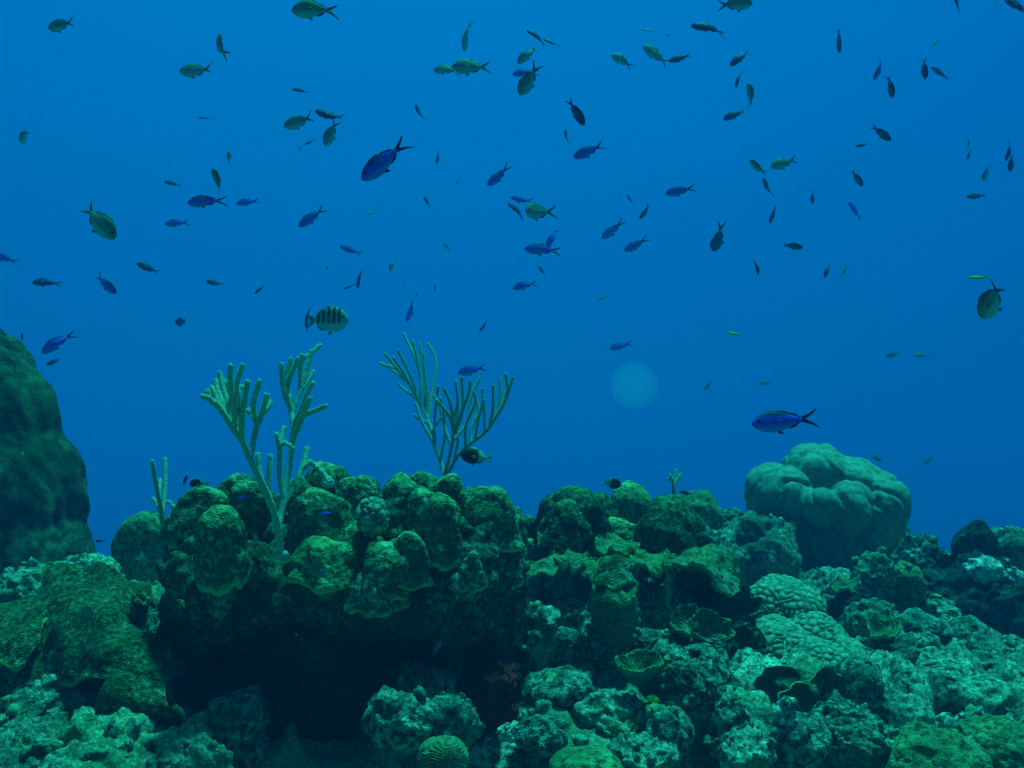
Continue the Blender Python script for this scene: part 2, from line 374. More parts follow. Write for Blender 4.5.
# central outcrop: a cap that overhangs a dark hollow
oc = empty('coral_outcrop', at(340, 760, 2.2), 'large central coral outcrop of olive lobes over a deep dark hollow', 'coral outcrop')
me = remesh([(330, 566, 2.03, 150, 46, 0.25, 0), (240, 570, 2.0, 72, 48, 0.2, 0), (440, 568, 2.05, 80, 60, 0.23, 0), (400, 585, 1.98, 90, 44, 0.18, 8),
             (345, 588, 1.95, 66, 26, 0.14, 0), (490, 600, 2.12, 36, 70, 0.18, 5), (210, 600, 2.02, 38, 44, 0.14, -10), (500, 655, 2.17, 28, 55, 0.15, 0)], 0.0065, 2)
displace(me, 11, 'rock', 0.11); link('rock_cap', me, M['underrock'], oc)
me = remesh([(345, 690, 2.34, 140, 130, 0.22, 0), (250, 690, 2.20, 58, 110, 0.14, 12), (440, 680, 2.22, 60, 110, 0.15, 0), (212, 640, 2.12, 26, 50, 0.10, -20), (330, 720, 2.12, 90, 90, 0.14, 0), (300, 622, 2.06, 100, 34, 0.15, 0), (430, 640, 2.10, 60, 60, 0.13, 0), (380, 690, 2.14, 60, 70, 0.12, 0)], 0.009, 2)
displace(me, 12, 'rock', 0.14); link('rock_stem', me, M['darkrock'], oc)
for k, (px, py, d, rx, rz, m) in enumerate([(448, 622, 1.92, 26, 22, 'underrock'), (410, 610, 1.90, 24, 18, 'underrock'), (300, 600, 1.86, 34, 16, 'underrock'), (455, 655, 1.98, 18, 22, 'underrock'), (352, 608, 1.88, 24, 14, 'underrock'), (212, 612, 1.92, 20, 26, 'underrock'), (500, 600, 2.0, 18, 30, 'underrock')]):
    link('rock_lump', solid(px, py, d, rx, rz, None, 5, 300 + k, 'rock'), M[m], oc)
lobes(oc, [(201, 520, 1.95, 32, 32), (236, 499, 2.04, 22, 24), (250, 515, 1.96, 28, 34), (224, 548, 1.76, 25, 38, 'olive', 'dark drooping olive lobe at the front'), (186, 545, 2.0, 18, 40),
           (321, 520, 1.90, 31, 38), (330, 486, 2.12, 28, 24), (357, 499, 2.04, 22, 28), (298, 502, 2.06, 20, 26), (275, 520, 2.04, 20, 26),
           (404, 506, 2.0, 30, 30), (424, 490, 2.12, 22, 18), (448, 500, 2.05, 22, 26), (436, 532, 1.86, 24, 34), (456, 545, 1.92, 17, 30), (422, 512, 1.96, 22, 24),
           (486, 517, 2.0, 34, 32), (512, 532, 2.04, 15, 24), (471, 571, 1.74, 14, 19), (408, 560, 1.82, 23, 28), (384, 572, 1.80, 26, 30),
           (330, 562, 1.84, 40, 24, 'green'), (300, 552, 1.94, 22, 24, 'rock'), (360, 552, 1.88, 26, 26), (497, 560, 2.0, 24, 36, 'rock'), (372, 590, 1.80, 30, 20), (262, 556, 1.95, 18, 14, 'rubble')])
o = link('knobbly_coral', solid(372, 517, 1.84, 14, 17, None, 5, 5, 'knob'), M['knob'], None, loc=at(372, 534, 1.84))
tag(o, 'small knobbly coral ball nestled among olive lobes on the central outcrop', 'coral')

# second outcrop, right of the centre
oc2 = empty('coral_outcrop', at(620, 660, 2.7), 'medium outcrop of rounded dark coral heads with frilly plates, right of the large hollow one', 'coral outcrop')
me = remesh([(575, 580, 2.85, 55, 42, 0.22, 0), (635, 590, 2.9, 70, 56, 0.25, 0), (690, 595, 2.8, 42, 50, 0.2, 0), (600, 550, 2.9, 60, 26, 0.2, 0), (560, 625, 2.8, 45, 38, 0.2, 0), (660, 640, 2.75, 60, 36, 0.2, 0)], 0.0085, 2)
displace(me, 21, 'rock', 0.12); link('rock_base', me, M['rock'], oc2)
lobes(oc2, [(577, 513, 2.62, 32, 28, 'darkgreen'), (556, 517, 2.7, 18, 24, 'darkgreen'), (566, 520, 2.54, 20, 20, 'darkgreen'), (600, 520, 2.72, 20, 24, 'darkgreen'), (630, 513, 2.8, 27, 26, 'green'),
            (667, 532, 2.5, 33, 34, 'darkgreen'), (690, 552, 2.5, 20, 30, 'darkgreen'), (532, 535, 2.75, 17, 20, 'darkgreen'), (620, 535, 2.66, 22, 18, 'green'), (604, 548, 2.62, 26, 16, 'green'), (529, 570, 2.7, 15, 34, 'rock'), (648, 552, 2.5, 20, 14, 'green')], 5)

def plate(name, px, py, d, R, tilt=20, turn=0, cup=0.15, ruffle=0.10, lobesn=5, m='plate', seed=1, aspect=1.0, thick=0.011, roll=0, ridges=9, parent=None, open_=6.283, wob=1.0):
    """a thin coral plate: wavy outline, growth ridges, real thickness; tilt leans it towards the viewer"""
    rr = np.linspace(0.02, 1, 80); th = np.linspace(0, open_, 190)
    Rm = R * d / F
    A, B = np.meshgrid(rr, th, indexing='ij')
    q = np.stack([np.cos(B).ravel() * 1.5, np.sin(B).ravel() * 1.5, np.full(B.size, seed * 3.1)], 1)
    edge = 1 + wob * 0.22 * perlin(q * .8, seed).reshape(B.shape) + wob * 0.09 * perlin(q * 2, seed + 5).reshape(B.shape)
    x = A * edge * np.cos(B) * Rm; y = A * edge * np.sin(B) * Rm * aspect
    z = cup * Rm * A ** 2 + ruffle * Rm * A ** 3 * np.sin(lobesn * B + 3 * perlin(q, seed + 2).reshape(B.shape) + seed) * (0.6 + 0.8 * np.abs(perlin(q * .7, seed + 8).reshape(B.shape)))
    w = np.stack([x.ravel(), y.ravel(), z.ravel()], 1)
    z = z + (perlin(w / 0.03, seed + 9).reshape(B.shape)) * 0.006
    ox, oy = 0.45 * math.cos(seed * 2.1), 0.45
    Dd = np.sqrt((A * np.cos(B) - ox) ** 2 + (A * np.sin(B) - oy) ** 2)
    ph = Dd * ridges * 0.75 + 1.8 * perlin(w / 0.035, seed + 3).reshape(B.shape) + 0.6 * perlin(w / 0.013, seed + 5).reshape(B.shape)
    saw = 1 - np.abs((ph % 1) * 2 - 1); z = z + saw ** 3 * 0.0035 * np.minimum(1, R / 25)
    eg = np.clip(saw ** 6 * 0.9 * np.clip(0.5 + 1.6 * perlin(w / 0.03, seed + 21).reshape(B.shape), 0, 1) + np.exp(-((1 - A) / 0.035) ** 2) * 0.8, 0, 1)
    tk = thick * (1.3 - 0.6 * A)
    top = np.stack([x, y, z], -1); bot = np.stack([x * 0.99, y * 0.99, z - tk - 0.004], -1)
    v = np.concatenate([top.reshape(-1, 3), bot.reshape(-1, 3)])
    nr, ntt = A.shape; n = nr * ntt; idx = np.arange(n).reshape(nr, ntt); f = []
    a = np.stack([idx[:-1, :-1], idx[1:, :-1], idx[1:, 1:], idx[:-1, 1:]], -1).reshape(-1, 4)
    f = np.concatenate([a, a[:, ::-1] + n])
    e = np.stack([idx[-1, :-1], idx[-1, :-1] + n, idx[-1, 1:] + n, idx[-1, 1:]], -1)
    f = np.concatenate([f, e])
    MM = Matrix.Translation(at(px, py, d)) @ Matrix.Rotation(math.radians(roll), 4, 'Y') @ Matrix.Rotation(math.radians(tilt), 4, 'X') @ Matrix.Rotation(math.radians(turn), 4, 'Z')
    me = bpy.data.meshes.new(name); me.from_pydata(v.tolist(), [], f.tolist()); me.transform(MM); me.update(); store(me, np.concatenate([eg.ravel(), eg.ravel() * .8]))
    return link(name, me, M[m], parent, loc=None if parent else at(px, py, d))
# frilly shelves of the second outcrop
for k, (px, py, d, R, ti, cu, ru, ro, m) in enumerate([(545, 562, 2.42, 26, 14, -0.1, .16, -8, 'plate'), (575, 556, 2.36, 24, 12, -.1, .2, 6, 'plate'), (600, 566, 2.32, 22, 16, -.1, .2, 4, 'plate'),
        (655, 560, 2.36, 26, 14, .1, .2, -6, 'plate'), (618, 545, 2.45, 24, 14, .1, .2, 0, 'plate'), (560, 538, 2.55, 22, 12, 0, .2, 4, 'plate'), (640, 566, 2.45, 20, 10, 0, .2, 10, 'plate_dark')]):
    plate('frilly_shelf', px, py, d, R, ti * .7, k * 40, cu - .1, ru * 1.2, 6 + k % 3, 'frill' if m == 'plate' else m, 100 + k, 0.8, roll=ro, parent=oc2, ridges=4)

def coral(name, label, cat, args, m, group=None, **kw):
    """one free-standing rock or coral; args = list of bodies or one body"""
    if isinstance(args[0], (int, float)):
        me = solid(*args, **kw); base = at(args[0], args[1] + args[4] * 0.8, args[2])
    else:
        me = remesh(args, kw.get('voxel', 0.008), kw.get('smooth', 2)); displace(me, kw.get('seed', 1), kw.get('rough', 'rock'), kw.get('size', 0.1))
        base = at(args[0][0], args[0][1] + args[0][4], args[0][2])
    return tag(link(name, me, M[m], None, loc=base), label, cat, group)

# big boulder at the left edge, and the small round head beside it
coral('boulder_coral', 'huge dark furrowed boulder standing at the left edge of the view', 'coral boulder',
      [(-50, 545, 3.1, 118, 120, 0.34, 6), (-40, 455, 3.15, 90, 120, 0.30, -14), (-16, 390, 3.2, 46, 58, 0.20, -20), (0, 560, 3.1, 86, 75, 0.26, 0), (10, 505, 3.12, 66, 90, 0.24, -8), (2, 420, 3.15, 52, 72, 0.2, -18)],
      'boulder', seed=31, rough='folds', size=0.30, voxel=0.012, smooth=6)
coral('round_coral', 'smooth round coral head peeping up between the left boulder and central outcrop', 'coral', (146, 548, 3.0, 31, 38), 'green', rough='smooth', seed=4, sub=5)

# left foreground: sheet coral skirts on a rock mound
lm = empty('coral_mound', at(110, 760, 1.9), 'low mound draped in a brown skirt of sheet coral, below the left boulder', 'coral mound')
me = remesh([(60, 655, 2.35, 110, 70, 0.25, 0), (130, 650, 2.3, 80, 66, 0.22, 0), (200, 660, 2.3, 50, 60, 0.2, 0), (10, 665, 2.3, 70, 62, 0.22, 0), (120, 735, 2.05, 120, 36, 0.2, 0)], 0.0075, 2)
displace(me, 41, 'rock', 0.10); link('rock_base', me, M['rock'], lm)

def skirt(name, pts, m, parent, seed=1, thick=0.012, bulge=0.06, nu=150, nv=90):
    """a thick sheet draped between an upper and a lower edge; pts = rows of (px, py, d) from the crest down"""
    rows = [[np.array(at(*q)) for q in r] for r in pts]
    def sample(r, n):
        P = np.array(r); t = np.linspace(0, len(P) - 1, n); i = np.clip(t.astype(int), 0, len(P) - 2); f = (t - i)[:, None]
        p0 = P[np.maximum(i - 1, 0)]; p1 = P[i]; p2 = P[i + 1]; p3 = P[np.minimum(i + 2, len(P) - 1)]
        return 0.5 * ((2 * p1) + (-p0 + p2) * f + (2 * p0 - 5 * p1 + 4 * p2 - p3) * f * f + (-p0 + 3 * p1 - 3 * p2 + p3) * f ** 3)
    R = np.stack([sample(r, nu) for r in rows])            # rows x nu x 3
    G = np.stack([sample(R[:, j], nv) for j in range(nu)], 1)   # nv x nu x 3
    du = np.gradient(G, axis=1); dv = np.gradient(G, axis=0); n = np.cross(du, dv); n /= np.linalg.norm(n, axis=2, keepdims=True) + 1e-9
    if n[..., 1].mean() > 0: n = -n
    p = G.reshape(-1, 3); nn = n.reshape(-1, 3)
    V = np.linspace(0, 1, nv)[:, None].repeat(nu, 1).ravel(); U = np.linspace(0, 1, nu)[None].repeat(nv, 0).ravel()
    p = p + nn * (fbm(p / 0.16, 3, seed, 0.45) * 0.040 + (0.5 - np.minimum(worley(p / 0.07, seed)[0], 1)) * 0.012)[:, None]
    rim = np.clip((V - 0.8) / 0.2, 0, 1) ** 2
    p = p + nn * (rim * (0.006 + 0.010 * perlin(np.stack([U * 9, V * 0, U * 0 + seed], 1), seed)))[:, None]
    p[:, 2] += rim * 0.020 * fbm(np.stack([U * 4, V * 0, U * 0 + seed + 3.3], 1), 2, seed + 4)
    p = p + nn * (fbm(p / 0.010, 2, seed + 6) * 0.0016)[:, None]
    ph = V * 7 + 1.2 * perlin(p / 0.03, seed + 31) + 0.5 * perlin(p / 0.012, seed + 32); saw = 1 - np.abs((ph % 1) * 2 - 1)
    if m == 'plate': p = p + nn * (saw ** 3 * 0.004)[:, None] + nn * (perlin(p / 0.035, seed + 33) * 0.014)[:, None]
    q = p - nn * thick
    es = 0.7 * np.clip(np.exp(-((1 - V) / 0.012) ** 2) + np.exp(-((1 - U) / 0.015) ** 2) * .8 + np.exp(-(U / 0.015) ** 2) * .6, 0, 1) * 0.9
    if m == 'plate': es = np.clip(es + saw ** 6 * 0.8, 0, 1)
    me = bpy.data.meshes.new(name); idx = np.arange(nv * nu).reshape(nv, nu); k = nv * nu
    a = np.stack([idx[:-1, :-1], idx[1:, :-1], idx[1:, 1:], idx[:-1, 1:]], -1).reshape(-1, 4)
    f = [a, a[:, ::-1] + k]
    for e in (idx[0], idx[-1], idx[:, 0], idx[:, -1]):
        f.append(np.stack([e[:-1], e[1:], e[1:] + k, e[:-1] + k], -1))
    me.from_pydata(np.concatenate([p, q]).tolist(), [], np.concatenate(f).tolist()); me.update(); store(me, np.concatenate([es, es]))
    bm = bmesh.new(); bm.from_mesh(me); bmesh.ops.recalc_face_normals(bm, faces=bm.faces); bm.to_mesh(me); bm.free()
    return link(name, me, M[m], parent)
skirt('sheet_coral', [[(48, 570, 2.27), (90, 563, 2.24), (122, 568, 2.2), (146, 586, 2.16)],
                      [(30, 604, 2.07), (78, 600, 2.02), (120, 606, 1.97), (150, 632, 1.97)],
                      [(16, 648, 1.94), (66, 642, 1.86), (116, 648, 1.82), (160, 674, 1.83)],
                      [(6, 690, 1.90), (60, 676, 1.81), (124, 684, 1.79), (186, 716, 1.82)]], 'brown', lm, 51)
skirt('sheet_coral', [[(-30, 610, 2.2), (0, 605, 2.16), (25, 600, 2.12), (48, 588, 2.1)],
                      [(-40, 635, 2.05), (-5, 628, 2.0), (25, 622, 1.98), (46, 612, 2.0)],
                      [(-40, 670, 1.92), (-8, 668, 1.88), (18, 664, 1.86), (38, 652, 1.9)]], 'brown', lm, 52)
skirt('sheet_coral', [[(112, 682, 1.80), (130, 684, 1.78), (160, 690, 1.78)],
                      [(112, 694, 1.76), (135, 700, 1.73), (170, 708, 1.72)],
                      [(104, 704, 1.78), (140, 714, 1.74), (186, 728, 1.76)]], 'brown', lm, 53)
for k, (px, py, d, rx, rz, m) in enumerate([(22, 600, 2.35, 44, 22, 'rubble'), (50, 588, 2.35, 44, 20, 'rubble'), (48, 736, 1.78, 60, 20, 'rock'), (120, 738, 1.74, 56, 26, 'rubble'), (20, 760, 1.66, 55, 24, 'rock'), (185, 765, 1.70, 45, 34, 'rubble'),
                                           (212, 745, 1.8, 32, 34, 'rubble'), (90, 775, 1.6, 60, 20, 'rock'), (168, 628, 2.1, 30, 28, 'rock'), (180, 665, 2.05, 26, 22, 'rubble'), (222, 700, 2.1, 20, 28, 'darkrock'), (75, 576, 2.4, 44, 16, 'rubble'), (62, 700, 1.86, 34, 22, 'rubble'), (100, 702, 1.86, 24, 20, 'rock'), (128, 718, 1.78, 34, 12, 'rock'), (14, 718, 1.80, 34, 20, 'rock'), (140, 605, 1.98, 8, 14, 'green')]):
    link('rock_lump', solid(px, py, d, rx, rz, None, 5, 60 + k, 'rock'), M[m], lm)

# far smooth boulder coral, its rock foot and the rocks about it
coral('boulder_coral', 'big pale smooth boulder coral with rounded folds standing far off, below the largest blue fish', 'coral boulder',
      [(824, 520, 4.42, 72, 70, 0.26, 0), (815, 560, 4.45, 66, 40, 0.26, 0), (778, 496, 4.25, 35, 34, 0.17, -12), (814, 468, 4.40, 34, 24, 0.20, -4), (850, 484, 4.36, 36, 30, 0.20, 20), (818, 506, 4.10, 24, 22, 0.10, 0), (876, 512, 4.25, 30, 42, 0.17, 12),
       (850, 508, 4.12, 22, 28, 0.12, 0), (886, 540, 4.34, 22, 36, 0.16, 0), (795, 540, 4.4, 36, 36, 0.2, 0)], 'pale', seed=71, rough='creased', size=0.16, voxel=0.008, smooth=2)
coral('reef_rock', 'rugged rock shelf at the foot of the pale far boulder coral', 'rock',
      [(762, 560, 4.0, 36, 34, 0.2, 0), (800, 590, 3.95, 60, 16, 0.2, 0), (748, 535, 4.05, 24, 22, 0.16, 0), (725, 562, 4.0, 30, 30, 0.2, 0), (775, 535, 4.1, 22, 18, 0.14, 0)], 'rock', seed=72, size=0.11, voxel=0.011)
R_ = 'loose rocks and coral heads on the reef floor'
rows = [
 ('reef_rock', 608, 640, 2.16, 27, 28, 'teal', 'rock', 'crusty rock carrying the ridged coral column'),
 ('reef_rock', 570, 618, 2.35, 28, 16, 'rock', 'rock', 'low crusty rock in the dark gap left of the ridged coral column'),
 ('reef_rock', 652, 648, 2.2, 24, 18, 'teal', 'rock', 'crusty rock between the ridged column and the drooping plate'),
 ('reef_rock', 672, 660, 2.1, 20, 14, 'rubble', 'rock', 'small bright rock just behind the tall craggy cone'),
 ('reef_rock', 238, 722, 1.80, 30, 34, 'rock', 'rock', 'dim grey rock at the left foot of the deep dark hollow'),
 ('reef_rock', 425, 690, 1.86, 30, 24, 'rock', 'rock', 'dim rock rising inside the right part of the deep dark hollow'),
 ('reef_rock', 864, 662, 2.55, 22, 16, 'rock', 'rock', 'small mossy rock touching the lower right of the knobbly coral'),
 ('reef_rock', 915, 628, 2.9, 26, 16, 'rubble', 'rock', 'pale lump just right of the cup shaped plate'),
 ('reef_rock', 985, 650, 2.7, 26, 14, 'rock', 'lobe', 'smooth dark lump on the right slope'),
 ('reef_rock', 935, 668, 2.5, 30, 16, 'rubble', 'lobe', 'rounded speckled rock in the middle of the right slope'),
 ('reef_rock', 975, 690, 2.35, 34, 14, 'rubble', 'lobe', 'flat speckled rock above the green mound in the corner'),
 ('reef_rock', 1015, 650, 2.9, 26, 12, 'rubble', 'rock', 'flat pale rock at the right edge'),
 ('reef_rock', 880, 745, 1.9, 26, 18, 'rubble', 'rock', 'speckled rock just left of the smooth green mound'),
 ('reef_rock', 835, 715, 2.1, 20, 22, 'rubble', 'rock', 'speckled rock right of the scrolled plate coral'),
 ('reef_rock', 712, 528, 4.2, 20, 22, 'rock', 'rock', 'bluish knobby rock between the second outcrop and the far boulder coral'),
 ('reef_rock', 700, 548, 4.0, 18, 26, 'rock', 'rock', 'low hazy rock tucked behind the right flank of the second outcrop'),
 ('reef_rock', 732, 516, 4.5, 10, 9, 'rock', 'rock', 'tiny far hazy rock knob left of the far boulder coral'),
 ('round_coral', 695, 508, 3.6, 26, 17, 'green', 'smooth', 'smooth pale green dome just behind the second outcrop'),
 ('reef_rock', 835, 588, 3.6, 34, 16, 'rubble', 'rock', 'flat pale rock lying under the far boulder coral'),
 ('reef_rock', 800, 594, 3.3, 24, 10, 'rubble', 'rock', 'small flat slab behind the knobbly coral head'),
 ('reef_rock', 872, 582, 3.1, 22, 26, 'rock', 'rock', 'upright mossy rock on the ridge right of the knobbly coral'),
 ('reef_rock', 906, 592, 3.15, 18, 30, 'green', 'lobe', 'yellowish green upright coral slab on the right ridge'),
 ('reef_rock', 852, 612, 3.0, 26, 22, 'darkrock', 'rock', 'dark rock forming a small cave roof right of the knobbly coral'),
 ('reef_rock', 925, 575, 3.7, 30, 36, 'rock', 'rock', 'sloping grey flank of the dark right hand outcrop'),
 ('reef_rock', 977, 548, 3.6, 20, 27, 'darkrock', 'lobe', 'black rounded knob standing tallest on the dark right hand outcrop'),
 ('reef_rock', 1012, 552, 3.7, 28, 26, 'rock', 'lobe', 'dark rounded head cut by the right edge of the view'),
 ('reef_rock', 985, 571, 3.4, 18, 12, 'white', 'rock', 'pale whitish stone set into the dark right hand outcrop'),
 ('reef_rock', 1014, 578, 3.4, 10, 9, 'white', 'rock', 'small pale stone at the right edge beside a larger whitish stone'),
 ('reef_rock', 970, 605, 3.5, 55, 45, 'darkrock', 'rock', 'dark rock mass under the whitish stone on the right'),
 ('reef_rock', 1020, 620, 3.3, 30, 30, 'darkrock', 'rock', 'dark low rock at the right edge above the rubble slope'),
 ('reef_rock', 940, 612, 3.1, 18, 12, 'rubble', 'rock', 'pale round rock below the right hand outcrop'),
 ('reef_rock', 960, 640, 2.9, 34, 24, 'rubble', 'rock', 'pale rubble rock in the middle of the right slope'),
 ('reef_rock', 900, 660, 2.6, 44, 26, 'rock', 'rock', 'broad mossy rock under the cup shaped plate on the right'),
 ('reef_rock', 870, 622, 2.85, 30, 20, 'rock', 'rock', 'rock hood arching over the cup shaped plate coral'),
 ('reef_rock', 945, 690, 2.4, 36, 22, 'rock', 'rock', 'mossy rock behind the two smooth green mounds at bottom right'),
 ('reef_rock', 1005, 672, 2.6, 40, 18, 'rock', 'rock', 'long low rock at the right edge halfway down the slope'),
 ('reef_rock', 1010, 705, 2.4, 30, 14, 'rubble', 'rock', 'low pale rock at right edge above the smooth green mound'),
 ('round_rock', 907, 714, 2.15, 27, 17, 'rubble', 'smooth', 'round speckled stone above the smooth green mound at bottom right'),
 ('round_coral', 930, 768, 1.85, 58, 30, 'green', 'lobe', 'smooth green coral mound at the bottom edge, with a small peak'),
 ('round_coral', 1008, 758, 1.95, 52, 38, 'green', 'lobe', 'smooth green coral mound in the bottom right corner'),
 ('reef_rock', 860, 690, 2.2, 26, 34, 'rock', 'rock', 'upright shadowed rock right of the scrolled plate coral'),
 ('reef_rock', 850, 740, 1.9, 40, 30, 'rock', 'rock', 'mossy rock at the bottom edge right of the small white tipped stone'),
 ('reef_rock', 786, 716, 1.86, 11, 14, 'white', 'rock', 'small white tipped stone in front of the scrolled plate coral'),
 ('reef_rock', 800, 742, 1.86, 30, 26, 'rock', 'rock', 'dark green rock carrying the small white tipped stone'),
 ('reef_rock', 743, 752, 1.85, 34, 22, 'rubble', 'rock', 'bright whitish rubble rock at the bottom edge, right of centre'),
 ('reef_rock', 692, 700, 1.95, 32, 40, 'rock', 'rock', 'tall craggy cone of grey green rock right of the small ridged plate'),
 ('reef_rock', 668, 735, 1.85, 22, 26, 'rock', 'rock', 'craggy rock leaning on the left foot of the tall craggy cone'),
 ('reef_rock', 728, 722, 1.9, 22, 26, 'rubble', 'rock', 'craggy rock leaning on the right foot of the tall craggy cone'),
 ('reef_rock', 534, 635, 2.15, 26, 34, 'rubble', 'rock', 'rounded bright rock beside the right flank of the central outcrop'),
 ('reef_rock', 565, 648, 2.2, 22, 20, 'rubble', 'rock', 'bright rock immediately left of the black hole in the rubble'),
 ('reef_rock', 578, 660, 2.25, 20, 16, 'darkrock', 'rock', 'rock coloured dark as the shade of a hole in the bright rubble'),  # dark lump stands in for the shade of a small cave
 ('reef_rock', 600, 626, 2.3, 26, 26, 'rubble', 'rock', 'bright rubble rock under the ridged coral column'),
 ('reef_rock', 560, 690, 2.0, 36, 20, 'rubble', 'rock', 'bright broken rock right of the red sponge'),
 ('reef_rock', 612, 715, 1.95, 38, 20, 'rubble', 'rock', 'bright broken rock below the small ridged plate'),
 ('reef_rock', 640, 755, 1.8, 34, 18, 'rubble', 'rock', 'low bright rock at the bottom edge, beside the flat green coral'),
 ('reef_rock', 540, 735, 1.85, 26, 20, 'rubble', 'rock', 'broken rock at the bottom edge right of the small white stone'),
 ('white_stone', 508, 733, 1.82, 11, 9, 'white', 'rock', 'small white stone at the bottom, under the red sponge'),
 ('round_coral', 585, 764, 1.75, 36, 13, 'green', 'smooth', 'flat green coral at the very bottom edge, below the bright rubble'),
 ('reef_rock', 402, 722, 1.70, 36, 26, 'rock', 'rock', 'dim grey rock under the central outcrop hollow'),
 ('reef_rock', 448, 726, 1.72, 32, 26, 'rock', 'rock', 'dim speckled rock left of the red sponge'),
 ('reef_rock', 472, 640, 1.98, 16, 32, 'rock', 'rock', 'thin grey rock pillar hanging above the red sponge'),
 ('reef_rock', 250, 752, 1.8, 20, 30, 'rubble', 'rock', 'pale speckled rock at the left foot of the dark hollow'),
 ('reef_rock', 735, 648, 2.35, 28, 34, 'underrock', 'rock', 'black rock between the upright plates and the knobbly coral'),
 ('reef_rock', 655, 614, 2.4, 38, 28, 'rock', 'rock', 'dark rock behind the ridged coral column'),
 ('reef_rock', 700, 668, 2.2, 30, 24, 'rock', 'rock', 'mossy rock below the open plates, behind the craggy cone'),
]
for k, (nm, px, py, d, rx, rz, m, ro, lab) in enumerate(rows):
    if ro == 'rock' and m in ('rock', 'rubble') and k % 3 == 1: ro, m = 'lobe', 'teal'
    coral(nm, lab, 'coral' if 'coral' in nm else ('stone' if 'stone' in lab else 'rock'), (px, py, d, rx, rz), m, R_, sub=6 if rx * rz > 900 else 5, seed=200 + k, rough=ro)

# knobbly coral head in three swells
coral('knobbly_coral', 'pale knobbly coral head in stacked bulges right of the upright plates', 'coral',
      [(780, 613, 2.72, 41, 31, 0.12, 0), (812, 643, 2.6, 34, 28, 0.12, 15), (776, 652, 2.46, 37, 28, 0.11, 0), (810, 668, 2.40, 35, 26, 0.11, 0), (840, 664, 2.5, 20, 26, 0.09, 0)], 'knob', seed=5, rough='knob', size=0.1, voxel=0.003, smooth=3)
sp_ = empty('scrolled_plate_coral', at(797, 720, 2.25), 'scrolled plate coral with looping pale ridges below the knobbly head', 'coral')
link('coral_body', solid(800, 700, 2.25, 40, 32, None, 5, 9, 'rock'), M['plate_dark'], sp_)
for k, (px, py, d, R, ti, tu, cu, ro) in enumerate([(775, 684, 2.14, 24, 80, 0, .6, -10), (802, 674, 2.12, 28, 20, 40, -.2, 6), (822, 690, 2.12, 22, 78, 90, .6, 20), (794, 698, 2.08, 20, 84, 30, .7, 0), (812, 710, 2.1, 20, 75, 10, .6, 12)]):
    plate('plate', px, py, d, R, ti, tu, cu, 0.18, 5, 'plate', 130 + k, 0.8, roll=ro, parent=sp_)
# ridged column and single plates
col = empty('ridged_coral_column', at(612, 640, 2.3), 'tapering coral column ringed with ridges, in front of the second outcrop', 'coral')
link('coral_body', solid(614, 604, 2.12, 25, 44, 0.06, 6, 88, 'column'), M['plate'], col)
for k, (py, R, d) in enumerate([(558, 17, 2.09), (569, 20, 2.07), (583, 23, 2.06)]):
    plate('ring_shelf', 615 - k * 1.5, py, d, R, 14, k * 50, -0.35, 0.12, 4, 'plate', 140 + k, 0.9, parent=col)
P_ = 'single plate corals'
def splate(label, *a, **k): tag(plate('plate_coral', *a, **k), label, 'coral', P_)
hd = empty('plate_coral', at(695, 600, 2.4), 'large ear shaped plate coral arching over a dark hollow, right end of the second outcrop', 'coral', P_)
skirt('plate', [[(668, 590, 2.52), (680, 558, 2.52), (700, 548, 2.52), (722, 558, 2.5), (738, 584, 2.5)],
                [(664, 598, 2.42), (672, 562, 2.42), (692, 551, 2.42), (716, 562, 2.42), (734, 590, 2.42)],
                [(661, 606, 2.30), (668, 566, 2.30), (688, 554, 2.30), (712, 566, 2.30), (730, 598, 2.30)]], 'plate', hd, 61, 0.010)
link('coral_foot', solid(700, 602, 2.52, 30, 24, None, 5, 92, 'rock'), M['darkrock'], hd)
splate('thin curling plate coral edge above the ear shaped plate', 714, 566, 2.5, 24, 24, 20, .2, .25, 5, 'plate', 152, .8, roll=18)
splate('open drooping plate coral with pale lines, below the ear shaped plate', 706, 630, 2.15, 21, 58, 30, .5, .2, 4, 'plate', 153, .9, roll=24, wob=2)
splate('small rounded plate coral tucked under the drooping plate', 686, 624, 2.2, 18, 40, 80, .5, .14, 4, 'plate', 154, .9)
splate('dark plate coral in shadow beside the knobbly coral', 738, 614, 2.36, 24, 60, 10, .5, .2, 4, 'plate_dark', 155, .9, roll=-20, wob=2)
splate('small ridged plate coral like a bowl among the bright rubble', 639, 676, 1.96, 26, 14, 0, .7, .06, 3, 'plate', 156, .75, roll=-4)
splate('cup shaped pale plate coral under a rock hood on the right', 882, 636, 2.6, 24, 20, 60, .6, .12, 4, 'plate', 157, .7, roll=4)
splate('thin plate coral on the ridge left of the upright mossy rock', 846, 585, 3.0, 18, 14, 30, .1, .2, 5, 'plate', 158, .7)
coral('brain_coral', 'small grooved dome coral at the bottom edge below the dark hollow', 'coral', (442, 760, 1.60, 25, 22), 'plate', seed=6, rough='brain', sub=6)
# sponges and weed
coral('red_sponge', 'dark red ribbed sponge at the right foot of the central outcrop', 'sponge', [(490, 682, 1.95, 24, 30, 0.05, 10), (500, 706, 1.94, 16, 22, 0.04, 0), (474, 662, 1.97, 18, 14, 0.04, 0), (484, 715, 1.93, 14, 14, 0.04, 0)], 'sponge', seed=8, rough='rock', size=0.07, voxel=0.004)
coral('yellow_sponge', 'tiny yellow sponge at the left lip of the dark hollow', 'sponge', (181, 604, 1.8, 5, 4), 'sponge_y', seed=9, sub=4)
coral('orange_sponge', 'small dark red sponge just right of the tiny yellow one', 'sponge', (194, 598, 1.82, 7, 3), 'sponge', seed=19, sub=4)
coral('green_algae', 'bright green patch of algae below the small ridged plate', 'algae', (651, 704, 1.9, 9, 6), 'weed', seed=29, sub=4, tilt=-35)

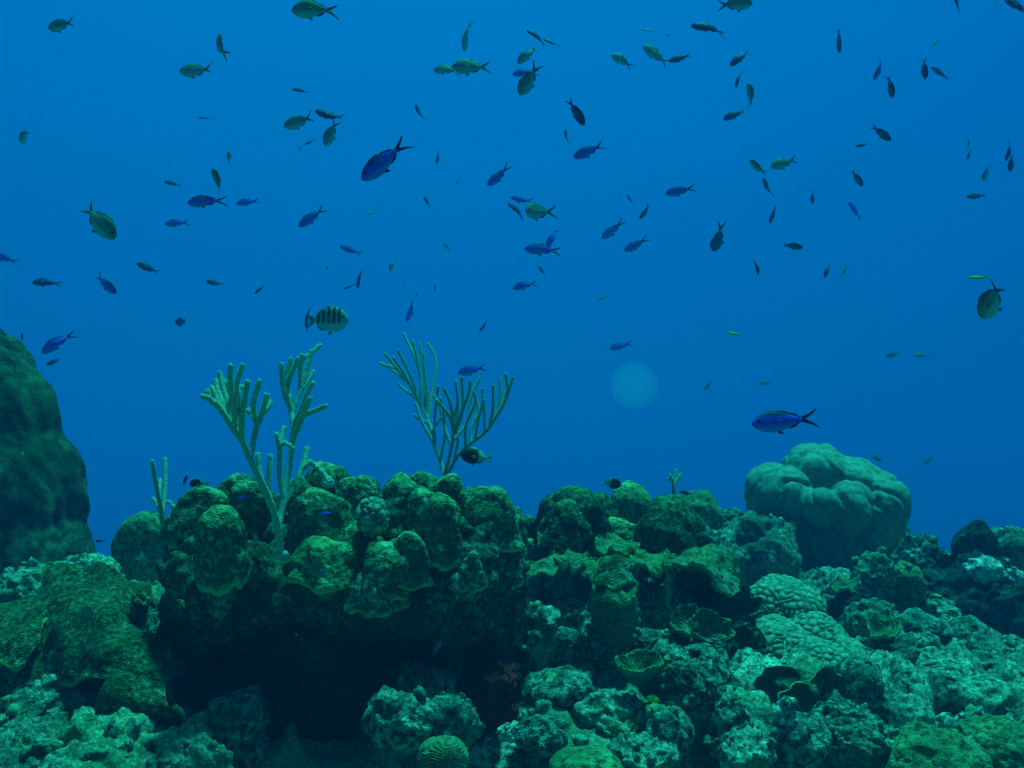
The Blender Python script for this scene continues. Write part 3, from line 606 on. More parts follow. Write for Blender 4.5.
# small broken bits lying over the floor: past counting
def rubble():
    rs = np.random.RandomState(4); dg = bpy.context.evaluated_depsgraph_get(); V = []; Fc = []; n0 = 0
    base = coords(ico(2)); me0 = ico(2); fa = np.array([list(p.vertices) for p in me0.polygons])
    for i in range(1100):
        d = 1.3 + rs.rand() ** 1.3 * 3.0; x = (rs.rand() - 0.5) * 1.15 * d
        hit, loc, nor, _, ob, _ = SC.ray_cast(dg, Vector((x, d, 1.5)), Vector((0, 0, -1)))
        if not hit or nor.z < 0.35 or loc.z > -0.36 or not ob.name.startswith(('seabed', 'reef_rock', 'rock_')): continue
        s = 0.005 + 0.016 * rs.rand() ** 3
        q = base * (0.6 + 0.8 * rs.rand(3)) * s
        q = q + vec(q + i, s * 1.2, 2, 1) * s * 0.55
        V.append(q + np.array(loc) + np.array([0, 0, s * 0.2])); Fc.append(fa + n0); n0 += len(q)
    me = bpy.data.meshes.new('coral_rubble'); me.from_pydata(np.concatenate(V).tolist(), [], np.concatenate(Fc).tolist()); me.update()
    tag(link('coral_rubble', me, M['rubble']), 'loose broken coral bits scattered over the reef floor', 'rubble', kind='stuff')
rubble()

# ------------------------------------------------------------------ sea rods
def gmat(name, a, b_, g):
    m, t, b = mat(name); L = t.links.new; tc = t.nodes.new('ShaderNodeTexCoord')
    n = N(t, 'ShaderNodeTexNoise', Scale=g, Detail=3.0); L(tc.outputs['Object'], n.inputs['Vector'])
    L(mixc(t, ramp(t, n.outputs[0], [(0.35, 0.0), (0.65, 1.0)]), a, b_), b.inputs['Base Color']); return m
M['rod'] = gmat('sea_rod_skin', (0.16, 0.26, 0.20), (0.34, 0.50, 0.38), 300)
M['polyp'] = gmat('sea_rod_polyps', (0.50, 0.66, 0.44), (0.66, 0.80, 0.56), 500)
def catmull(P, step):
    P = [Vector(p) for p in P]; out = []
    for i in range(len(P) - 1):
        p0 = P[max(i - 1, 0)]; p1 = P[i]; p2 = P[i + 1]; p3 = P[min(i + 2, len(P) - 1)]; n = max(2, int((p2 - p1).length / step))
        for k in range(n):
            t = k / n; out.append(0.5 * ((2 * p1) + (p2 - p0) * t + (2 * p0 - 5 * p1 + 4 * p2 - p3) * t * t + (-p0 + 3 * p1 - 3 * p2 + p3) * t ** 3))
    out.append(P[-1]); return out
def rod(P, r0, r1, rnd, fuzz=True):
    """a round rod along P with a blunt tip, and its small polyps"""
    pts = catmull(P, 0.006); V = []; Fc = []; mi = []; n = len(pts); K = 9
    tip = pts[-1] + (pts[-1] - pts[-2]).normalized() * r1 * 0.7
    for i, p in enumerate(pts + [tip]):
        a = pts[min(i, n - 1)] - pts[max(min(i, n - 1) - 1, 0)] if i else pts[1] - pts[0]
        a.normalize(); s = a.orthogonal().normalized(); u = a.cross(s)
        f = min(i / (n - 1), 1); r = (r0 + (r1 - r0) * f) * (1 + rnd.uniform(-.12, .12)) * (0.55 if i == n else 1)
        for k in range(K):
            t = k / K * math.tau; V.append(p + (s * math.cos(t) + u * math.sin(t)) * r * (1 + rnd.uniform(-.1, .1)))
        if i:
            b = (i - 1) * K
            for k in range(K): Fc.append((b + k, b + (k + 1) % K, b + K + (k + 1) % K, b + K + k)); mi.append(0)
    c = len(V); V.append(tip + (tip - pts[-1]) * 0.3)
    for k in range(K): Fc.append((c - K + k, c - K + (k + 1) % K, c)); mi.append(0)
    if fuzz:
        for i in range(2, n):
            p = pts[i]; a = (pts[i] - pts[i - 1]).normalized(); s = a.orthogonal().normalized(); u = a.cross(s); f = i / (n - 1); r = r0 + (r1 - r0) * f
            for q in range(int(22 * (0.35 + 0.65 * f))):
                t = rnd.uniform(0, math.tau); o = s * math.cos(t) + u * math.sin(t); w = a.cross(o)
                b = p + a * rnd.uniform(-.003, .003) + o * r * 0.9; h = rnd.uniform(.0008, .0017); e = 0.0006; j = len(V)
                tp = b + o * h + a * rnd.uniform(-.0006, .001)
                V += [b + w * e, b + a * e, b - w * e, b - a * e, tp + w * e * .8, tp + a * e * .8, tp - w * e * .8, tp - a * e * .8]
                Fc += [(j, j + 1, j + 5, j + 4), (j + 1, j + 2, j + 6, j + 5), (j + 2, j + 3, j + 7, j + 6), (j + 3, j, j + 4, j + 7), (j + 4, j + 5, j + 6, j + 7)]; mi += [1] * 5
    return V, Fc, mi
def searod(name, label, lines, conv, d, r, seed, spread=0.05):
    """lines: (parent line or -1, points, thickness at the foot); the branches leave the picture plane by their own swing"""
    rnd = random.Random(seed); root = empty(name, conv(*lines[0][1][0], d), label, 'sea rod', 'sea rods')
    placed = []
    for li, (par, pts, r0) in enumerate(lines):
        y0 = 0.0
        if par >= 0:
            q = pts[0]; best = min(placed[par], key=lambda w: (w[0] - q[0]) ** 2 + (w[1] - q[1]) ** 2); y0 = best[2]; pts = [(best[0], best[1])] + list(pts[1:])
        sw = rnd.uniform(-1, 1) * spread; L = [0]
        for a, b in zip(pts, pts[1:]): L.append(L[-1] + math.hypot(a[0] - b[0], a[1] - b[1]))
        rec = [(x, y, y0 + sw * (l / 200.0)) for (x, y), l in zip(pts, L)]
        dense = []
        for a, b in zip(rec, rec[1:]):
            for k in range(6): dense.append(tuple(a[j] + (b[j] - a[j]) * k / 6 for j in range(3)))
        dense.append(rec[-1]); placed.append(dense)
        W3 = [conv(x, y, d + dy) for x, y, dy in rec]
        V, Fc, mi = rod(W3, r * r0, r * 0.95, rnd)
        me = bpy.data.meshes.new('branch'); me.from_pydata([tuple(v) for v in V], [], Fc); me.materials.append(M['rod']); me.materials.append(M['polyp'])
        me.polygons.foreach_set('material_index', mi); me.update()
        link('stem' if li == 0 else 'branch', me, [], root)
    b = conv(*lines[0][1][0], d); px, py = 512 + b.x / b.y * F, 384 - b.z / b.y * F
    link('holdfast', solid(px, py + 2, d, r * 3.0 * F / d, r * 2.2 * F / d, None, 4, seed, 'lobe'), M['rod'], root)
    return root
z2 = lambda x, y, d: at(180 + x * 0.3418, 330 + y * 0.3418, d)
searod('sea_rod', 'tall sea rod with two forked bunches of branches, in front of the central outcrop', [
 (-1, [(294, 652), (283, 565), (262, 500), (235, 440), (210, 388), (185, 332), (152, 282), (122, 238), (98, 208), (66, 194)], 1.5),
 (0, [(285, 575), (302, 500), (316, 420), (326, 350), (331, 285), (323, 215), (313, 150), (338, 104), (378, 72), (410, 44)], 1.35),
 (0, [(122, 238), (106, 200), (92, 168)], 1), (0, [(110, 222), (84, 200), (80, 178)], 1), (0, [(152, 282), (142, 232), (126, 172), (116, 126)], 1), (0, [(160, 292), (160, 222), (147, 160), (148, 106)], 1),
 (0, [(180, 322), (182, 250), (190, 200), (198, 152)], 1), (5, [(160, 222), (168, 150), (184, 104)], 1), (4, [(140, 232), (160, 172), (182, 168)], 1), (6, [(182, 260), (172, 200), (168, 176)], 1),
 (0, [(206, 382), (215, 322), (224, 272), (200, 236)], 1.1), (10, [(224, 272), (214, 220), (232, 150)], 1), (10, [(222, 285), (240, 240), (254, 190)], 1), (12, [(238, 250), (256, 228), (264, 210)], 1),
 (0, [(242, 445), (230, 402), (228, 364)], 1.1), (0, [(256, 475), (262, 412), (263, 368)], 1.1),
 (1, [(325, 240), (302, 172), (296, 100)], 1), (1, [(318, 185), (312, 130), (325, 84)], 1), (1, [(331, 245), (350, 182), (368, 120), (386, 62)], 1), (18, [(352, 175), (352, 112), (358, 74)], 1),
 (1, [(331, 285), (355, 232), (374, 184), (388, 156)], 1), (1, [(334, 300), (360, 252), (394, 236), (426, 222)], 1), (18, [(352, 180), (374, 150), (390, 122)], 1), (1, [(314, 160), (326, 128), (345, 84)], 1),
 (1, [(302, 505), (292, 430), (291, 350), (282, 304)], 1.1), (24, [(292, 338), (310, 330), (328, 345)], 1), (24, [(293, 360), (298, 310), (304, 286)], 1), (1, [(308, 510), (332, 460), (354, 412), (364, 380), (372, 344)], 1.15), (27, [(354, 412), (370, 396), (382, 384)], 1),
 (1, [(328, 330), (352, 270), (366, 232), (380, 200)], 1), (0, [(130, 248), (124, 215), (110, 178), (104, 150)], 1), (0, [(170, 308), (172, 262), (158, 210), (134, 150)], 1)],
 z2, 1.74, 0.0045, 1, 0.10)
searod('sea_rod', 'wide fan shaped sea rod of thin branches rising behind the central outcrop', [
 (-1, [(772, 470), (768, 402), (746, 342), (735, 290), (715, 240), (690, 182), (658, 146), (620, 116), (586, 96)], 1.5),
 (0, [(774, 440), (790, 362), (800, 300), (792, 222), (772, 172)], 1.3), (0, [(776, 450), (810, 372), (850, 332), (892, 300), (922, 258), (950, 210), (974, 138)], 1.3),
 (0, [(658, 146), (626, 102), (598, 68)], 1), (0, [(690, 182), (668, 120), (636, 60)], 1), (0, [(702, 208), (704, 150), (690, 90), (654, 10)], 1), (0, [(716, 240), (716, 152), (702, 40)], 1),
 (5, [(704, 150), (694, 88), (680, 32)], 1), (0, [(725, 265), (737, 182), (749, 92), (726, 40)], 1), (0, [(735, 300), (760, 262), (790, 242)], 1), (0, [(728, 278), (702, 262), (686, 250)], 1),
 (1, [(797, 265), (812, 212), (806, 150)], 1), (1, [(800, 310), (826, 240), (824, 138)], 1), (1, [(796, 335), (840, 268), (850, 202), (876, 140)], 1), (2, [(892, 300), (890, 232), (884, 172)], 1),
 (2, [(906, 282), (916, 222), (915, 162)], 1), (2, [(922, 258), (936, 200), (936, 140)], 1), (2, [(834, 345), (836, 282), (864, 212), (858, 180)], 1), (2, [(866, 322), (872, 262), (890, 205)], 1),
 (0, [(746, 345), (745, 280), (750, 200), (756, 165)], 1), (0, [(762, 385), (776, 300), (770, 240), (762, 200)], 1.1), (0, [(706, 225), (676, 165), (650, 120), (625, 82)], 1), (0, [(722, 250), (724, 190), (716, 120), (712, 70)], 1), (1, [(800, 300), (786, 250), (750, 205)], 1),
 (0, [(742, 330), (716, 285), (700, 250), (690, 215)], 1), (1, [(794, 340), (776, 290), (760, 225), (742, 190)], 1), (2, [(800, 395), (812, 330), (808, 270), (815, 215)], 1), (2, [(850, 332), (852, 290), (872, 240), (868, 205)], 1),
 (1, [(800, 290), (818, 255), (846, 180), (848, 150)], 1), (2, [(955, 195), (958, 165), (952, 130)], 1), (0, [(712, 232), (690, 200), (664, 180), (640, 160)], 1),
 (0, [(680, 170), (642, 122), (610, 104)], 1), (2, [(940, 232), (950, 190), (960, 160)], 1)],
 z2, 2.9, 0.0042, 2, 0.14)
z1 = lambda x, y, d: at(x * 0.25, 330 + y * 0.25, d)
searod('sea_rod', 'small two pronged sea rod at the left end of the central outcrop', [(-1, [(655, 800), (640, 702), (625, 620), (608, 525)], 1.2), (0, [(650, 745), (660, 622), (660, 515)], 1), (0, [(645, 735), (630, 700), (611, 674)], 1),
 (0, [(655, 790), (700, 745), (690, 700), (672, 688)], 1), (0, [(632, 660), (640, 625), (638, 600)], 1)], z1, 2.05, 0.0042, 3, 0.1)
z3 = lambda x, y, d: at(512 + x * 0.25, 384 + y * 0.25, d)
searod('sea_rod', 'tiny forked sea rod on top of the second outcrop', [(-1, [(645, 480), (645, 402), (632, 366)], 1.3), (0, [(645, 410), (652, 380), (655, 345)], 1), (0, [(646, 412), (660, 385), (674, 362)], 1), (0, [(645, 400), (642, 375), (628, 380)], 1)], z3, 2.55, 0.0040, 4, 0.1)
z4 = lambda x, y, d: at(180 + x * 0.3418, 330 + y * 0.3418, d)
searod('sea_rod', 'short single stub of sea rod lying against an olive lobe beside the tall one', [(-1, [(432, 440), (410, 410), (380, 384)], 1.6)], z4, 1.8, 0.0042, 5, 0.1)

# ------------------------------------------------------------------ fish
def fmat(name, back, side, belly, lo=-0.1, hi=0.35, bars=None, front=None, spec=0.4, stripe=None):
    """body colours laid out in the fish's own frame: x nose to tail (1 long), z belly to back"""
    m, t, b = mat(name); L = t.links.new; tc = t.nodes.new('ShaderNodeTexCoord'); s = t.nodes.new('ShaderNodeSeparateXYZ'); L(tc.outputs['Object'], s.inputs[0])
    z = N(t, 'ShaderNodeMapRange'); z.inputs['From Min'].default_value = -0.2; z.inputs['From Max'].default_value = 0.2; L(s.outputs['Z'], z.inputs['Value'])
    r = t.nodes.new('ShaderNodeValToRGB'); e = r.color_ramp.elements; e.new(.5); e.new(.5)
    for q, (p, c) in zip(e, [(0.28, belly), (0.45, side), (0.62, side), (0.78, back)]): q.position = p; q.color = (*c, 1)
    L(z.outputs[0], r.inputs[0]); c = r.outputs[0]
    x = N(t, 'ShaderNodeMapRange'); x.inputs['From Min'].default_value = -0.5; x.inputs['From Max'].default_value = 0.5; L(s.outputs['X'], x.inputs['Value'])
    if bars:
        f = t.nodes.new('ShaderNodeValToRGB'); f.color_ramp.interpolation = 'LINEAR'; e = f.color_ramp.elements; st = []
        for a in bars: st += [(a - .034, 0), (a - .024, 1), (a + .024, 1), (a + .034, 0)]
        while len(e) < len(st): e.new(.5)
        for q, (p, v) in zip(e, st): q.position = p; q.color = (v, v, v, 1)
        L(x.outputs[0], f.inputs[0]); zz = ramp(t, z.outputs[0], [(0.24, 0.0), (0.36, 1.0)])
        c = mixc(t, mixc(t, 1.0, f.outputs[0], zz, 'MULTIPLY'), c, (0.012, 0.016, 0.02))
    if front:
        c = mixc(t, ramp(t, x.outputs[0], [(front - .05, 0.0), (front + .05, 1.0)]), c, (0.012, 0.014, 0.014))
    if stripe:
        c = mixc(t, ramp(t, z.outputs[0], [(0.46, 0.0), (0.49, 1.0), (0.55, 1.0), (0.58, 0.0)]), c, (0.02, 0.03, 0.02))
    n = N(t, 'ShaderNodeTexVoronoi', Scale=42.0); L(tc.outputs['Object'], n.inputs['Vector'])
    c = mixc(t, 0.15, c, ramp(t, n.outputs['Distance'], [(0.0, 1.0), (0.7, 0.35)]), 'MULTIPLY')
    L(c, b.inputs['Base Color']); b.inputs['Roughness'].default_value = 0.6; b.inputs['Specular IOR Level'].default_value = spec * 0.4
    bp = N(t, 'ShaderNodeBump', Strength=0.12, Distance=0.01); L(n.outputs['Distance'], bp.inputs['Height']); L(bp.outputs[0], b.inputs['Normal'])
    return m
def flat(name, col, rough=0.5, alpha=1.0):
    m, t, b = mat(name); b.inputs['Roughness'].default_value = rough; L = t.links.new
    tc = t.nodes.new('ShaderNodeTexCoord'); w = N(t, 'ShaderNodeTexWave', Scale=14.0, Distortion=1.0); w.bands_direction = 'DIAGONAL'; L(tc.outputs['Object'], w.inputs['Vector'])
    L(mixc(t, ramp(t, w.outputs['Fac'], [(0.2, 0.0), (0.8, 1.0)]), tuple(c * .7 for c in col), col), b.inputs['Base Color']); b.inputs['Alpha'].default_value = alpha; return m
M['eye'] = flat('fish_eye', (0.004, 0.005, 0.006), 0.15); M['eye_ring'] = flat('fish_iris', (0.10, 0.20, 0.30), 0.3)
M['clear_fin'] = flat('clear_fin', (0.16, 0.28, 0.26), alpha=0.45)
KINDS = {
 # body colours, fin colour, body height, width, tail fork, label words
 'blue': dict(m=fmat('blue_chromis_skin', (0.006, 0.012, 0.10), (0.03, 0.10, 0.95), (0.10, 0.22, 0.85)), pf=flat('clear_blue_fin', (0.03, 0.12, 0.5), alpha=.5), f=flat('dark_blue_fin', (0.008, 0.02, 0.09)), h=.31, w=.13, fork=1.0, tl=.30, cat='fish', name='blue_fish', L=.095),
 'dark': dict(m=fmat('dusky_fish_skin', (0.008, 0.016, 0.05), (0.014, 0.045, 0.22), (0.03, 0.08, 0.24)), f=flat('dusky_fin', (0.010, 0.022, 0.045)), h=.30, w=.13, fork=.8, tl=.26, cat='fish', name='dusky_fish', L=.085),
 'green': dict(m=fmat('green_chromis_skin', (0.07, 0.13, 0.08), (0.15, 0.27, 0.26), (0.28, 0.46, 0.55)), f=flat('green_fin', (0.05, 0.10, 0.06)), h=.40, w=.15, fork=.9, tl=.28, cat='fish', name='green_fish', L=.10),
 'faint': dict(m=fmat('grey_fish_skin', (0.04, 0.08, 0.08), (0.09, 0.17, 0.22), (0.18, 0.30, 0.34)), f=flat('grey_fin', (0.05, 0.10, 0.12)), h=.34, w=.13, fork=.8, tl=.26, cat='fish', name='grey_fish', L=.10),
 'yellow': dict(m=fmat('yellow_wrasse_skin', (0.30, 0.55, 0.06), (0.30, 0.62, 0.05), (0.45, 0.70, 0.2), stripe=True), f=flat('yellow_fin', (0.25, 0.45, 0.08)), h=.19, w=.11, fork=.15, tl=.16, cat='fish', name='yellow_fish', L=.05),
 'barred': dict(m=fmat('barred_fish_skin', (0.22, 0.36, 0.26), (0.27, 0.42, 0.46), (0.42, 0.62, 0.70), bars=[.33, .45, .57, .69, .80]), f=flat('pale_fin', (0.16, 0.26, 0.24)), h=.56, w=.17, fork=.6, tl=.24, cat='fish', name='striped_fish', L=.15),
 'bicolor': dict(m=fmat('two_toned_fish_skin', (0.35, 0.50, 0.40), (0.40, 0.58, 0.45), (0.45, 0.62, 0.5), front=.46), f=flat('pale_green_fin', (0.30, 0.45, 0.36)), h=.46, w=.16, fork=.5, tl=.24, cat='fish', name='two_toned_fish', L=.07),
}
def bprof(s): return (math.sin(math.pi * s ** 0.78)) ** 0.85 if 0 < s < 1 else 0
def body(h, w, tl):
    """lofted body from nose (+x) to the tail stalk; length 1 in all, tail fin tl of it"""
    ns, K = 22, 16; xe = -0.5 + tl * 0.82; V = []; Fc = []
    for i in range(ns):
        s = i / (ns - 1); x = 0.5 + (xe - 0.5) * s
        prof = bprof(s)
        top = h * 0.52 * prof; bot = h * 0.48 * prof
        st = 0.115 * h * min(1, s * 4) + .002; top = max(top, st); bot = max(bot, st)
        hw = w * 0.5 * (math.sin(math.pi * min(max(s, .0), 1) ** 0.62)) ** 0.8 if 0 < s < 1 else 0.0
        hw = max(hw, 0.010 * min(1, s * 6) + .001)
        for k in range(K):
            a = k / K * math.tau; c, sn = math.cos(a), math.sin(a)
            V.append((x, hw * c * (1 - .25 * abs(sn) ** 3), (top if sn > 0 else bot) * sn))
        if i:
            b = (i - 1) * K
            for k in range(K): Fc.append((b + k, b + K + k, b + K + (k + 1) % K, b + (k + 1) % K))
    Fc.append(tuple(range(K))); Fc.append(tuple((ns - 1) * K + k for k in reversed(range(K))))
    return V, Fc
def fin(outline, t=0.006, off=(0, 0, 0), bend=0):
    """a flat fin with thickness: outline points in x,z; thins to its outer edge"""
    n = len(outline); cx = sum(p[0] for p in outline) / n; cz = sum(p[1] for p in outline) / n
    V = [(x + off[0], off[1] + bend * (x - cx) ** 2 - t * .15, z + off[2]) for x, z in outline] + [(x + off[0], off[1] + bend * (x - cx) ** 2 + t * .15, z + off[2]) for x, z in outline]
    V += [(cx + off[0], off[1] - t, cz + off[2]), (cx + off[0], off[1] + t, cz + off[2])]; Fc = []
    for i in range(n):
        j = (i + 1) % n; Fc += [(i, j, n + j, n + i), (j, i, 2 * n), (n + i, n + j, 2 * n + 1)]
    return V, Fc
def finparts(k):
    h, tl, fk = k['h'], k['tl'], k['fork']; xe = -0.5 + tl * 0.82; s = 0.12 * h
    up = [(xe + .03, s), (xe - .03, s * 1.4), (-0.42, h * .34 * (0.6 + .4 * fk)), (-0.5, h * (.30 + .22 * fk)), (-0.46 + .02 * fk, h * .26), (xe - .05 - .06 * (1 - fk) , 0.0), (xe + .02, 0)]
    zt = lambda x, f: h * f * max(bprof((0.5 - x) / (0.5 - xe)), 0.12)
    def strip(xs, hs, up_):                      # a fin whose foot lies just inside the body outline
        f = .52 if up_ else .48; sg = 1 if up_ else -1
        return [(x, sg * (zt(x, f) + e * h)) for x, e in zip(xs, hs)] + [(x, sg * zt(x, f) * .8) for x in reversed(xs)]
    P = {'tail_fin': [], 'dorsal_fin': [strip([.26, .18, .08, 0.0], [0, .05, .07, .075], 1), strip([0.0, -.08, -.16, -.24], [.075, .08, .13, .06], 1)],
         'anal_fin': [strip([-.02, -.08, -.15, -.22], [0, .09, .12, .05], 0)], 'pelvic_fin': [[(0.16, -h * .42), (0.10, -h * .58), (0.04, -h * .60), (0.07, -h * .42)]]}
    # the concave outline of the tail fans badly from one centre: upper and lower half are built apart and welded
    halves = [up, [(x, -z) for x, z in reversed(up)]]
    out = {}
    for nm, ls in P.items():
        V, Fc = [], []
        for o in (halves if nm == 'tail_fin' else ls):
            v, f = fin(o); b = len(V); V += v; Fc += [tuple(i + b for i in q) for q in f]
        out[nm] = (V, Fc)
    V, Fc = fin([(0.20, -.01), (0.11, h * .06), (0.02, 0.02), (0.03, -h * .12), (0.12, -h * .10)], .004, (0, 0, 0))
    V2 = []
    for sd in (-1, 1): V2.append([(x, sd * (k['w'] * .42 + (0.2 - x) * .22 + y), z) for x, y, z in V])
    out['pectoral'] = (V2, Fc)
    return out
def mk(name, V, Fc, m):
    me = bpy.data.meshes.new(name); me.from_pydata([tuple(v) for v in V], [], Fc); me.update()
    bm = bmesh.new(); bm.from_mesh(me); bmesh.ops.recalc_face_normals(bm, faces=bm.faces); bm.to_mesh(me); bm.free()
    me.materials.append(m); me.shade_smooth(); return me
def eyes(k):
    r = 0.026 + .012 * k['h']; out = []
    for sd in (-1, 1):
        bm = bmesh.new(); bmesh.ops.create_uvsphere(bm, u_segments=14, v_segments=10, radius=r, matrix=Matrix.Translation((0.385, sd * k['w'] * .34, k['h'] * .10)) @ Matrix.Diagonal((1, .55, 1, 1)))
        me = bpy.data.meshes.new('eye'); bm.to_mesh(me); bm.free(); me.materials.append(M['eye']); me.shade_smooth(); out.append(me)
    return out
PROTO = {}
for kn, k in KINDS.items():
    fp = finparts(k); parts = [('tail_fin', mk('tail_fin', *fp['tail_fin'], k['f'])), ('dorsal_fin', mk('dorsal_fin', *fp['dorsal_fin'], k['f'])), ('anal_fin', mk('anal_fin', *fp['anal_fin'], k['f'])), ('pelvic_fin', mk('pelvic_fin', *fp['pelvic_fin'], k['f']))]
    for v in fp['pectoral'][0]: parts.append(('pectoral_fin', mk('pectoral_fin', v, fp['pectoral'][1], k.get('pf') or M['clear_fin'])))
    for e in eyes(k): parts.append(('eye', e))
    V, Fc = body(k['h'], k['w'], k['tl']); bme = mk('fish_body', V, Fc, k['m'])
    # small copies: the same fish in one mesh
    bm = bmesh.new(); bm.from_mesh(bme); mats = [k['m']]
    for nm, pm in parts[:4]:
        n0 = len(bm.faces); bm.from_mesh(pm); bm.faces.ensure_lookup_table()
        for f in bm.faces[n0:]: f.material_index = 1
    one = bpy.data.meshes.new('small_fish'); bm.to_mesh(one); bm.free(); one.materials.append(k['m']); one.materials.append(k['f']); one.shade_smooth()
    PROTO[kn] = (bme, parts, one)
def bent(me, b):
    m2 = me.copy(); p = coords(m2); x = np.minimum(p[:, 0] - 0.15, 0); p[:, 1] += b * x * x; setco(m2, p); return m2
BENT = {(k, b): (bent(v[0], b), [(n, bent(m, b)) for n, m in v[1]], bent(v[2], b)) if b else v for k, v in PROTO.items() for b in (-0.7, 0, 0.55)}
def put_fish(kind, px, py, ln, ang, label, yaw=0, roll=0, d=None, bend=0):
    k = KINDS[kind]; bme, parts, one = BENT[(kind, (-0.7, 0, 0.55)[int(px * 3 + py) % 3])]
    a, ph, ro = math.radians(ang), math.radians(yaw), math.radians(roll)
    eff = ln / max(0.25, math.cos(ph))
    if d is None: d = min(max(k['L'] * F / eff, 1.35), 4.6)
    if d > 2.2 and py < 450: d = 2.2 + (d - 2.2) * 2.0 + 0.4   # the school hangs some way behind the nearest fish
    size = eff * d / F
    h = Vector((math.cos(a) * math.cos(ph), math.sin(ph), math.sin(a) * math.cos(ph)))
    flat_h = Vector((math.cos(a), 0, math.sin(a)))
    u0 = Vector((-flat_h.z, 0, flat_h.x));
    if u0.z < 0 or (abs(u0.z) < 0.05 and u0.x > 0): u0 = -u0
    n = h.cross(u0).normalized(); u = (u0 * math.cos(ro) + n * math.sin(ro)).normalized(); s = u.cross(h).normalized(); u = h.cross(s)
    R = Matrix((h, s, u)).transposed().to_4x4()
    small = ln < 16
    o = bpy.data.objects.new(k['name'], one if small else bme); C.objects.link(o)
    o.matrix_world = Matrix.Translation(at(px, py, d)) @ R @ Matrix.Scale(size, 4)
    tag(o, label, k['cat'], 'reef fish in open water')
    if not small:
        for nm, pm in parts:
            c = bpy.data.objects.new(nm, pm); C.objects.link(c); c.parent = o
    return o
